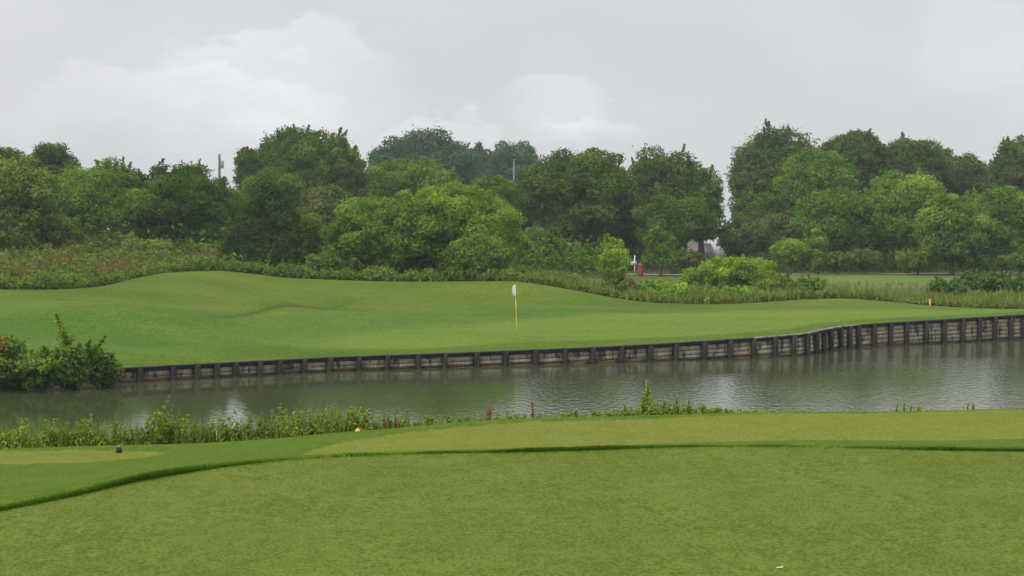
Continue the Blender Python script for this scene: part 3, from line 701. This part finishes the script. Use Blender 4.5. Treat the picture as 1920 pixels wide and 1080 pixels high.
# ------------------------------------------------------------------ weeds: tall grass and leafy stalks too many to count
def blades(P, h, w, r, lean=0.25, tint=None):
    """narrow bent blades: two stacked quads each"""
    n = len(P); an = r.uniform(0, 2 * math.pi, n); ln = r.uniform(0, 2 * math.pi, n); lv = np.abs(r.normal(0, lean, n)) * h
    u = np.stack([np.cos(an), np.sin(an), 0 * an], 1) * w[:, None] / 2; l_ = np.stack([np.cos(ln), np.sin(ln), 0 * an], 1) * lv[:, None]
    z = np.array([0, 0, 1.0])
    mid = P + z * h[:, None] * 0.55 + l_ * 0.3; tip = P + z * h[:, None] + l_
    V = np.stack([P - u, P + u, mid + u * 0.8, mid - u * 0.8, tip + u * 0.12, tip - u * 0.12], 1).reshape(-1, 3)
    b_ = np.arange(n)[:, None] * 6
    Fc = np.concatenate([b_ + [0, 1, 2, 3], b_ + [3, 2, 4, 5]])
    return V, Fc, np.repeat(tint, 6)
def stalks(P, h, r, lsize, per, tint, spread=0.22):
    """leafy stalks: leaves alternating up a stem"""
    n = len(P); q = r.uniform(0.12, 1.0, (n, per)); an = r.uniform(0, 2 * math.pi, (n, per))
    rr_ = spread * h[:, None] * (1.1 - q) * r.uniform(0.3, 1, (n, per)) * 0.6 + lsize * 0.3
    lx = r.normal(0, 0.10, (n, 1)) * h[:, None] * q; ly = r.normal(0, 0.10, (n, 1)) * h[:, None] * q
    C = np.stack([P[:, :1] + np.cos(an) * rr_ + lx, P[:, 1:2] + np.sin(an) * rr_ + ly, P[:, 2:] + h[:, None] * q], -1).reshape(-1, 3)
    Nn = np.stack([np.cos(an), np.sin(an), 0 * an + 1.0], -1).reshape(-1, 3)
    V, Fc, at = leaves(C, Nn, lsize, r, np.clip(np.repeat(tint, per) + r.normal(0, .12, n * per), 0, 1))
    return V, Fc, at['tint']
m_weed = leaf_mat('weed_leaves', (0.140, 0.215, 0.028), (0.380, 0.470, 0.075))
m_weed2 = leaf_mat('weed_leaves_dull', (0.110, 0.165, 0.028), (0.280, 0.330, 0.075))
m_red = leaf_mat('rusty_seed_heads', (0.17, 0.105, 0.045), (0.30, 0.20, 0.085))
m_dock = leaf_mat('dock_seed_heads', (0.34, 0.19, 0.10), (0.50, 0.33, 0.19))
m_tan = leaf_mat('dry_grass', (0.16, 0.16, 0.050), (0.30, 0.28, 0.11))
m_collar = leaf_mat('collar_grass', (0.067, 0.154, 0.012), (0.157, 0.275, 0.026))
def scatter(name, parts_, mat_, label, cat, group=None):
    Vs, Fs, Ts, b_ = [], [], [], 0
    for V, Fc, T in parts_:
        Vs.append(V); Fs.append(Fc + b_); Ts.append(T); b_ += len(V)
    o = mesh(name, np.vstack(Vs), np.vstack(Fs), mat_, attrs={'tint': np.concatenate(Ts)})
    return tag(o, label, cat, kind='stuff')
r = np.random.default_rng(21)
def px_x(px, Y): return (px - 960) * Y / F

# longer collar grass along the rim of the main tee
n = 60000
x = r.uniform(-6.5, 7.5, n); YB_, _ = cB.at(x); y = YB_ + 0.02 + np.abs(r.normal(0, 0.10, n)) * np.interp(x, [-4, -1.5, 0, 3, 5], [2.2, 1.2, .45, .5, 1.6])
P = np.stack([x, y, z_near_many(x, y) + 0.0], 1)
hh = r.uniform(0.012, 0.032, n) * np.exp(-(y - YB_) * 1.6) * np.interp(x, [-2.5, -1, 3, 4.5], [1.5, 1, 1, 1.3]) * (0.9 + 0.2 * np.sin(x * 5) * np.sin(x * 2.3 + 1))
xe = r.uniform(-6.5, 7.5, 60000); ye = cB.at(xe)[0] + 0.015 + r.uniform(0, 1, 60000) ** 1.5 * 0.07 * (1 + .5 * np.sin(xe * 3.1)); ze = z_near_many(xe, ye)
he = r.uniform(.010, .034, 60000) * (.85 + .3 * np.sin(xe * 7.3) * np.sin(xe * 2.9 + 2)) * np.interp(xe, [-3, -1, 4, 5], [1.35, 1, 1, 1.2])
scatter('collar_grass', [blades(P, hh, r.uniform(0.003, 0.007, n), r, 0.5, np.clip(r.normal(.45, .2, n), 0, 1)), blades(np.stack([xe, ye, ze], 1), he, r.uniform(.003, .007, 60000), r, .35, np.clip(r.normal(.28, .2, 60000), 0, 1))], m_collar, 'band of longer bright grass along the rim of the front tee', 'grass')  # second strip tinted darker, standing in for the shade along the rim
# reedy weeds on the near bank of the pond, tall at the left and thinning to the right
def bank_pts(n, lo, hi, wfun, dmax=1.5):
    px = r.uniform(lo, hi, n * 3); px = px[r.random(n * 3) < wfun(px)][:n]
    x = (px - 960) * 18.2 / F; YE_, _ = cE.at(x); y = YE_ + 0.10 + r.uniform(0, 1, len(x)) ** 1.3 * dmax
    return px, np.stack([x, y, z_near_many(x, y)], 1)
clump = lambda px: 0.5 + 0.5 * np.sin(px * 0.071) * np.sin(px * 0.023 + 1.2) + 0.25 * np.sin(px * 0.19)
hprof = lambda px: np.interp(px, [-150, 0, 120, 250, 330, 450, 620, 700, 800, 900, 1150, 1210, 1300, 1400, 1700, 1720], [.40, .34, .40, .38, .40, .35, .42, .28, .14, .09, .08, .18, .13, .05, .04, .03])
px, P = bank_pts(2300, -260, 860, lambda q: np.interp(q, [-200, 650, 860], [1, 1, .25]))
h = hprof(px) * np.clip(0.45 + 0.45 * clump(px) + r.normal(0, .20, len(px)), .2, 1.3)
A1 = stalks(P, h, r, 0.036, 26, np.clip(0.35 + .3 * clump(px) + r.normal(0, .15, len(px)), 0, 1))
px2, P2_ = bank_pts(6500, -260, 870, lambda q: np.interp(q, [-200, 650, 870], [1, 1, .3]))
h2 = hprof(px2) * r.uniform(.35, 1.05, len(px2))
A2 = blades(P2_, h2, r.uniform(.005, .011, len(px2)), r, .22, np.clip(r.normal(.55, .25, len(px2)), 0, 1))
scatter('weeds', [A1, A2], m_weed, 'thick green reedy weeds along the near pond bank at left', 'weeds')
px, P = bank_pts(900, 860, 1420, lambda q: 0.25 + .75 * (np.abs(q - 1240) < 130), .5)
h = hprof(px) * r.uniform(.3, 1.1, len(px))
A1 = stalks(P, h, r, 0.026, 12, np.clip(r.normal(.65, .2, len(px)), 0, 1), .3)
px, P = bank_pts(1500, 840, 2000, lambda q: 0.3 + .7 * (q < 1400), .4)
A2 = blades(P, r.uniform(.02, .09, len(px)), r.uniform(.006, .012, len(px)), r, .3, np.clip(r.normal(.6, .2, len(px)), 0, 1))
scatter('short_weeds', [A1, A2], m_weed, 'short bright weeds fringing the back rim of the middle tee', 'weeds')
px, P = bank_pts(900, -100, 860, lambda q: 0.3 + 0.7 * (np.sin(q * .05 + 2) > .5))
scatter('dry_stalks', [blades(P, hprof(px) * r.uniform(.5, 1.0, len(px)), r.uniform(.006, .014, len(px)), r, .12, r.random(len(px)))], m_tan, 'tan dry stalks among the reedy weeds of the near bank', 'weeds')

# far side: weeds along the brow and over the meadow
def far_pts(n, lo, hi, d0, d1, pw=1.0):
    px = r.uniform(lo, hi, n); x = (px - 960) * 90 / F; YR_, _ = cR.at(x)
    y = YR_ + d0 + r.uniform(0, 1, n) ** pw * (d1 - d0)
    return px, np.stack([x, y, z_far_many(x, y)], 1)
px, P = far_pts(5200, -60, 1010, 0.3, 4.5)
h = np.interp(px, [-60, 180, 300, 420, 500, 950, 1010], [.75, .75, .8, .7, .75, .9, .6]) * r.uniform(.35, 1.15, len(px)) * (0.60 + .55 * clump(px * .8))
A = stalks(P, h, r, .15, 11, np.clip(.42 + .25 * clump(px) + r.normal(0, .15, len(px)), 0, 1), .3)
scatter('brow_weeds', [A], leaf_mat('brow_weed_leaves', (0.090, 0.165, 0.024), (0.230, 0.320, 0.055)), 'band of leafy green weeds along the brow behind the green', 'weeds')
px, P = far_pts(2800, 985, 2000, 0.2, 3.4)
h = r.uniform(.3, .75, len(px))
h *= (0.45 + 0.65 * clump(px * 1.3)) * np.interp(px, [1150, 1250, 1540, 1600], [.8, .9, .8, .5])
A = stalks(P, h, r, .14, 10, np.clip(r.normal(.45, .22, len(px)), 0, 1), .25)
px, P = far_pts(14000, 985, 2000, 0.3, 14)
k_ = (px < 1560) | (P[:, 1] < 95) | (r.random(len(px)) < .15); px, P = px[k_], P[k_]
B2 = blades(P, r.uniform(.3, .85, len(px)) * (0.6 + .5 * clump(px * .9)), r.uniform(.05, .10, len(px)), r, .2, r.random(len(px)))
scatter('meadow_weeds', [A, B2], m_weed2, 'dull olive tall weeds between the green and the open meadow at right', 'weeds')
px, P = far_pts(7000, -60, 1130, 4, 34)
h = r.uniform(.5, 1.2, len(px)) * np.interp(px, [930, 1000, 1130], [1, .4, .3])
A = stalks(P, h, r, .20, 10, np.clip(r.normal(.45, .22, len(px)), 0, 1), .35)
scatter('tall_meadow_grass', [A], leaf_mat('meadow_olive_leaves', (0.090, 0.150, 0.024), (0.240, 0.300, 0.060)), 'olive tall grass covering the rise at the left behind the green', 'weeds')
px, P = far_pts(5200, 40, 425, 5.5, 20)
P = P[(np.sin(px * .045 + P[:, 1] * .12) + r.normal(0, .8, len(px))) > 1.45]
h = r.uniform(.85, 1.35, len(P))
scatter('rusty_weeds', [stalks(P, h, r, .15, 6, r.random(len(P)), .15), blades(P, h, np.full(len(P), .05), r, .1, r.random(len(P)))], m_red, 'patches of rusty red seed heads on the rise at the left', 'weeds')
n = 9000; x = r.uniform(9, 62, n); y = r.uniform(103, 150, n); k_ = (y < 112) | (np.abs(y - 140 - (x - 12) * .22) < 4); x, y = x[k_], y[k_]
P = np.stack([x, y, z_far_many(x, y)], 1)
scatter('dry_grass', [blades(P, r.uniform(.15, .4, len(P)), r.uniform(.05, .12, len(P)), r, .3, r.random(len(P)))], m_tan, 'tan dry grass fringing the mown meadow and the cart path', 'grass')
n = 2600; x = r.uniform(0, 80, n); y = r.uniform(134, 150, n) ; P = np.stack([x, y + 6, z_far_many(x, y + 6)], 1)
scatter('wood_edge_weeds', [stalks(P, r.uniform(.5, 1.5, n), r, .26, 10, np.clip(r.normal(.35, .2, n), 0, 1), .4)], m_weed2, 'dull undergrowth along the foot of the right wood', 'weeds')
n = 2600; x = r.uniform(-70, 8, n); y = r.uniform(118, 135, n) - 8 * (x < -18); P = np.stack([x, y, z_far_many(x, y)], 1)
scatter('undergrowth', [stalks(P, r.uniform(1.0, 3.2, n), r, .30, 16, np.clip(r.normal(.3, .2, n), 0, 1), .4)], MATS['elm'], 'dark undergrowth between the trunks of the left and middle wood', 'undergrowth')
n = 2600; x = r.uniform(8, 85, n); x = x[np.abs(x / 150 * F - (1335 - 960)) > 45]; n = len(x); y = r.uniform(146, 160, n); P = np.stack([x, y, z_far_many(x, y)], 1)
scatter('undergrowth', [stalks(P, r.uniform(1.0, 3.6, n), r, .32, 16, np.clip(r.normal(.3, .2, n), 0, 1), .4)], MATS['elm'], 'dark undergrowth between the trunks of the right wood', 'undergrowth')

# ------------------------------------------------------------------ single plants on the near bank
def weed_plant(name, label, px, base, top, spread_px, mat_, lsize=0.05, n=60, stems=3, seed=1, cat='weed', red=False):
    rr_ = np.random.default_rng(seed)
    Y = float(cE.at(np.array([(px - 960) * 18 / F]))[0][0]) + 0.12; x = px_x(px, Y); zg = z_near(x, Y)
    H = HC + (YH - top) * Y / F - zg; sp = spread_px * Y / F
    root = empty(name, (x, Y, zg)); tag(root, label, cat)
    mb = MB(); Cs, Nn, T = [], [], []
    for s_ in range(stems):
        an = rr_.uniform(0, 6.28); e_ = np.array([math.cos(an) * sp * rr_.uniform(.2, 1), math.sin(an) * sp * .6, H * (1 if s_ == 0 else rr_.uniform(.5, .85))])
        if s_ == 0: e_[0] *= 0.4
        P_ = np.array([[0, 0, -.02], e_ * [.15, .15, .35], e_ * [.5, .5, .7], e_])
        mb.tube(P_, [0.007, .006, .004, .002], 5)
        q = rr_.uniform(.1, 1, n); C = np.stack([np.interp(q, [0, .35, .7, 1], P_[:, j]) for j in range(3)], 1) + rr_.normal(0, 1, (n, 3)) * (.10 * H if not red else .022 * H) * (1.15 - q[:, None])
        Cs.append(C); Nn.append(rr_.normal(0, .7, (n, 3)) + [0, -.2, .8]); T.append(np.clip(.35 + .5 * q + rr_.normal(0, .12, n), 0, 1))
    V, Fc, at = leaves(np.vstack(Cs), np.vstack(Nn), lsize, rr_, np.concatenate(T), acc=None)
    mb.build('stem', m_dock if red else m_weed2, root, True)
    mesh('seed_head' if red else 'foliage', V, Fc, mat_, root, attrs=at)
    return root
weed_plant('leafy_weed', 'tall branching leafy weed standing out of the reedy weeds on the near bank at left', 305, 838, 742, 60, m_weed, .045, 60, 6, 3)
weed_plant('leafy_weed', 'tallest bright leafy weed on the near bank right of centre', 1212, 780, 712, 12, m_weed, .045, 70, 4, 4)
for i, (px, top, lab) in enumerate([(1246, 744, 'bright weed just right of the tallest leafy weed'), (1268, 742, 'bushy bright weed second right of the tallest leafy weed'), (1292, 750, 'narrow upright weed left of the pale water reflection'),
                                    (1317, 756, 'narrow weed at the left side of the pale water reflection'), (1347, 764, 'low weed in front of the pale water reflection'), (1362, 765, 'low weed at the right side of the pale water reflection'),
                                    (1172, 757, 'small upright weed left of the tallest leafy weed'), (1080, 768, 'tiny upright weed left of centre on the middle tee rim'), (840, 778, 'rounded small weed at the start of the middle tee rim')]):
    weed_plant('leafy_weed', lab, px, 780, top, 7, m_weed, .032, 34, 3, 20 + i)
for i, (px, top, lab) in enumerate([(1682, 757, 'leftmost of four short weeds standing alone on the right rim'), (1695, 755, 'second of four short weeds standing alone on the right rim'), (1708, 758, 'third of four short weeds standing alone on the right rim'), (1722, 756, 'rightmost of four short weeds standing alone on the right rim'),
                                    (1815, 756, 'left one of the two leaf tufts near the right edge'), (1825, 757, 'right one of the two leaf tufts near the right edge')]):
    weed_plant('leafy_weed', lab, px, 772, top, 2, m_weed, .028, 16, 2, 40 + i)
for i, (px, top, sp, lab) in enumerate([(918, 752, 8, 'pair of faint rusty dock spikes left of the flag over the water'), (1000, 742, 7, 'tallest rusty red dock spikes below the flag'), (722, 768, 8, 'rusty dock spikes right of the orange marker'),
                                        (570, 776, 7, 'rusty dock spikes within the reedy weeds'), (748, 788, 14, 'low rusty dock at the end of the reedy weeds')]):
    weed_plant('dock_plant', lab, px, 790, top, sp, m_dock, .022, 60, 4, 60 + i, red=True)

# ------------------------------------------------------------------ golf furniture
m_white = simple('white_cloth', (0.78, 0.79, 0.80), (0.70, 0.72, 0.74), 6)
m_yel = simple('yellow_paint', (0.62, 0.52, 0.06), (0.55, 0.46, 0.05), 9, 0.45, 0.4)
m_ora = simple('orange_paint', (0.78, 0.42, 0.05), (0.70, 0.36, 0.04), 9, 0.5, 0.4)
m_blk = simple('dark_rubber', (0.025, 0.018, 0.016), (0.05, 0.035, 0.03), 20)
m_gry = simple('grey_galvanised', (0.32, 0.33, 0.33), (0.24, 0.25, 0.25), 6, 0.5, 0.4)
# flagstick
fx_, fy_ = at_z(969.3, 618, 1.03)[:2]
zf = z_far(fx_, fy_) + float(UND(fx_, fy_))
fl = empty('flagstick', (fx_, fy_, zf)); tag(fl, 'yellow flagstick with limp white flag in the hole on the green', 'golf flag')
lean = -0.035
HF = 2.12
MB().tube([(lean * z_, 0, z_) for z_ in (-0.1, 0.5, 1.0, 1.5)], [.019] * 4, 10).build('pole', m_yel, fl, True)
MB().tube([(lean * z_, 0, z_) for z_ in (1.5, 1.8, HF)], [.0175, .0165, .015], 10).build('pole_top', m_white, fl, True)
V = []; nz, nx_ = 12, 9
for i in range(nz):
    for j in range(nx_):
        s_ = j / (nx_ - 1); t_ = i / (nz - 1)
        z_ = HF - 0.02 - 0.46 * t_ - 0.05 * s_ * (1 - t_)
        wd = 0.15 * (0.35 + 0.65 * math.sin(min(1, .25 + t_ * .95) * math.pi * 0.75)) * s_
        V.append((lean * z_ - wd + 0.01, 0.045 * math.sin(s_ * 9 + t_ * 2) * (0.3 + s_) - .015, z_))
fo = mesh('flag', V, grid_faces(nz, nx_, 0, nx_ - 1), m_white, fl, True)
sm = fo.modifiers.new('thickness', 'SOLIDIFY'); sm.thickness = 0.004
MB().tube([(0, 0, -0.14), (0, 0, -0.03)], [.054, .054], 16).build('hole_cup', m_white, fl, True)
# hazard stakes along the brow
for px, py, top, Y, lab in [(1175.5, 565, 553, 89.0, 'yellow stake at the brow under the slender young tree'), (1743.5, 577, 560, 85.5, 'yellow stake at the brow before the blossom dotted shrubs')]:
    x = px_x(px, Y); zg = z_far(x, Y); hgt = HC + (YH - top) * Y / F - zg
    st = empty('boundary_stake', (x, Y, zg)); tag(st, lab, 'stake', 'yellow stakes along the brow of the green')
    MB().box(-.038, .038, -.03, .03, -.2, hgt - .05).build('stake_post', m_ora, st)
    MB().box(-.034, .034, -.026, .026, hgt - .05, hgt).build('stake_tip', m_yel, st)
# tee markers
def marker(px, py, z, wd, label, body, topm, pin):
    x, y, _ = at_z(px, py, z); y_ = y; zg = z_near(x, y_)
    o = empty('tee_marker', (x, y_, zg)); tag(o, label, 'tee marker')
    rr_ = wd / 2
    MB().tube([(0, 0, 0.0), (0, 0, rr_ * .3), (0, 0, rr_ * 1.0), (0, 0, rr_ * 1.6)], [rr_ * .85, rr_, rr_ * .92, rr_ * .5], 12).build('body', body, o, True)
    MB().tube([(0, 0, rr_ * 1.55), (0, 0, rr_ * 1.9)], [rr_ * .5, rr_ * .3], 12).build('cap', topm, o, True)
    if pin: MB().tube([(0, 0, rr_ * 1.8), (0, 0, rr_ * 1.8 + pin)], [.007, .006], 8).build('pin', m_blk, o, True)
marker(223, 863, 2.72, 0.075, 'dark brown tee marker with pale top on the small left tee', m_blk, m_gry, 0)
marker(670.5, 811, 3.0, 0.060, 'orange tee marker with black pin on the rim beside the reedy weeds', m_ora, m_yel, 0.04)
# a lost white peg tee in the turf
x, y, _ = at_z(1462, 1068, 3.6)
g = empty('peg_tee', (x, y, z_near(x, y))); tag(g, 'tiny white peg tee lying in the front turf near the bottom edge', 'golf tee')
MB().tube([(-.016, 0, .010), (.010, 0, .012), (.015, 0, .013)], [.0022, .0028, .006], 8).build('peg', m_white, g, True)

# objects by the cart path
m_redp = simple('rust_red_paint', (0.30, 0.070, 0.045), (0.22, 0.05, 0.035), 5)
m_blue = simple('blue_paint', (0.05, 0.12, 0.26), (0.04, 0.10, 0.2), 5)
m_pale = simple('pale_sign_paint', (0.50, 0.54, 0.40), (0.42, 0.46, 0.33), 4)
def on_path(px, Y): x = px_x(px, Y); return (x, Y, z_far(x, Y))
b_ = empty('litter_bin', on_path(1201, 127)); tag(b_, 'rust red litter bin with pointed lid beside the cart path', 'bin')
MB().tube([(0, 0, 0), (0, 0, .1), (0, 0, .75), (0, 0, .8)], [.22, .25, .25, .24], 14).build('body', m_redp, b_, True)
MB().tube([(0, 0, .8), (0, 0, .86), (0, 0, 1.05), (0, 0, 1.12)], [.27, .26, .12, .03], 14).build('lid', m_redp, b_, True)
b_ = empty('tee_sign', on_path(1190, 127.5)); tag(b_, 'pale tee sign board with thin white post left of the red bin', 'sign')
MB().tube([(0, 0, 0), (0, 0, 1.68)], [.05, .045], 8).build('post', m_white, b_, True)
MB().box(-.36, .16, -.08, -.052, .85, 1.2).build('board', m_pale, b_)
b_ = empty('ball_washer', on_path(1171, 127)); tag(b_, 'small blue ball washer on a post left of the pale tee sign', 'ball washer')
MB().tube([(0, 0, 0), (0, 0, .85)], [.035, .035], 8).build('post', m_gry, b_, True)
MB().tube([(0, 0, .85), (0, 0, .9), (0, 0, 1.15), (0, 0, 1.22)], [.09, .13, .13, .06], 12).build('tank', m_blue, b_, True)

# shed glimpsed through the gap
m_wallp = simple('pale_siding', (0.62, 0.62, 0.64), (0.52, 0.52, 0.55), 2, sx=(1, 1, 6))
m_roof = simple('grey_brown_shingle', (0.17, 0.14, 0.14), (0.11, 0.09, 0.09), 4)
Ys = 200.0; x0 = px_x(1337, Ys); zg = z_far(x0, Ys)
sh = empty('shed', (x0, Ys, zg)); tag(sh, 'pale shed with grey brown lean to roof glimpsed in the gap between the two woods', 'shed')
MB().box(-.9, 1.8, 0, 6, -.2, 2.9).build('wall', m_wallp, sh)
mb = MB(); mb.add([(-1.1, -.3, 2.88), (.45, -.3, 3.85), (2.0, -.3, 2.88), (-1.1, 6.3, 2.88), (.45, 6.3, 3.85), (2.0, 6.3, 2.88), (-1.1, -.3, 2.98), (.45, -.3, 3.97), (2.0, -.3, 2.98), (-1.1, 6.3, 2.98), (.45, 6.3, 3.97), (2.0, 6.3, 2.98)],
       [(0, 3, 4, 1), (1, 4, 5, 2), (6, 7, 10, 9), (7, 8, 11, 10), (0, 1, 7, 6), (1, 2, 8, 7), (3, 9, 10, 4), (4, 10, 11, 5), (0, 6, 9, 3), (2, 5, 11, 8)])
mb.build('roof', m_roof, sh)
mb = MB(); mb.add([(-.9, 0.02, 2.9), (.45, 0.02, 3.82), (1.8, 0.02, 2.9), (.45, .02, 2.9)], [(0, 3, 2, 1)]); mb.build('gable', m_wallp, sh)
mb = MB(); mb.add([(-3.4, -1.2, .9), (-.3, -1.2, .9), (-.3, -.02, 2.1), (-2.9, -.02, 2.1), (-3.4, -1.2, .8), (-.3, -1.2, .8), (-.3, -.02, 2.0), (-2.9, -.02, 2.0)],
       [(0, 1, 2, 3), (4, 7, 6, 5), (0, 4, 5, 1), (1, 5, 6, 2), (2, 6, 7, 3), (3, 7, 4, 0)]); mb.build('lean_to_roof', m_roof, sh)
MB().box(-3.0, -.95, -.9, 3, -.2, .85).build('lean_to_wall', m_wallp, sh)

# utility pole and lamp standard over the trees
m_pole = simple('pole_timber', (0.13, 0.115, 0.10), (0.09, 0.08, 0.07), 3, sx=(1, 1, .2))
Yp = 175.0; x = px_x(411.5, Yp); zg = z_far(x, Yp); H = HC + (YH - 289) * Yp / F - zg
up = empty('utility_pole', (x, Yp, zg)); tag(up, 'weathered utility pole with a transformer rising above the left wood', 'utility pole')
MB().tube([(0, 0, -.5), (0, 0, H * .5), (0, 0, H)], [.19, .16, .13], 10).build('post', m_pole, up, True)
MB().tube([(.30, 0, H - 1.6), (.30, 0, H - 1.55), (.30, 0, H - .75), (.30, 0, H - .7)], [.12, .19, .19, .12], 12).build('transformer', m_gry, up, True)
MB().box(-.05, .30, -.05, .05, H - 1.25, H - 1.10).build('bracket', m_pole, up)
for s_ in (-.16, .16): MB().tube([(s_, 0, H - 2.9), (s_, 0, H - 2.72)], [.05, .03], 8).build('insulator', m_white, up, True)
Yp = 200.0; x = px_x(963.5, Yp); zg = z_far(x, Yp); H = HC + (YH - 299) * Yp / F - zg
lp = empty('lamp_post', (x, Yp, zg)); tag(lp, 'thin pale lamp post seen against the far hazy trees above the flag', 'lamp post')
MB().tube([(0, 0, -.3), (0, 0, H * .5), (0, 0, H - .2)], [.11, .08, .055], 8).build('post', m_gry, lp, True)
MB().box(-.10, .14, -.1, .1, H - .14, H).build('lamp_head', m_gry, lp)

# ------------------------------------------------------------------ damp air
HAZE = 0.00036
if HAZE:
    hm = bpy.data.materials.new('damp_air'); hm.use_nodes = True; t = hm.node_tree; t.nodes.clear()
    v = t.nodes.new('ShaderNodeVolumePrincipled'); v.inputs['Density'].default_value = HAZE; v.inputs['Color'].default_value = (0.86, 0.92, 0.97, 1); v.inputs['Anisotropy'].default_value = 0.2
    o_ = t.nodes.new('ShaderNodeOutputMaterial'); t.links.new(v.outputs[0], o_.inputs['Volume'])
    hz = MB().box(-4100, 4100, -4100, 6100, -2.3, 32).build('haze', hm); tag(hz, kind='stuff')
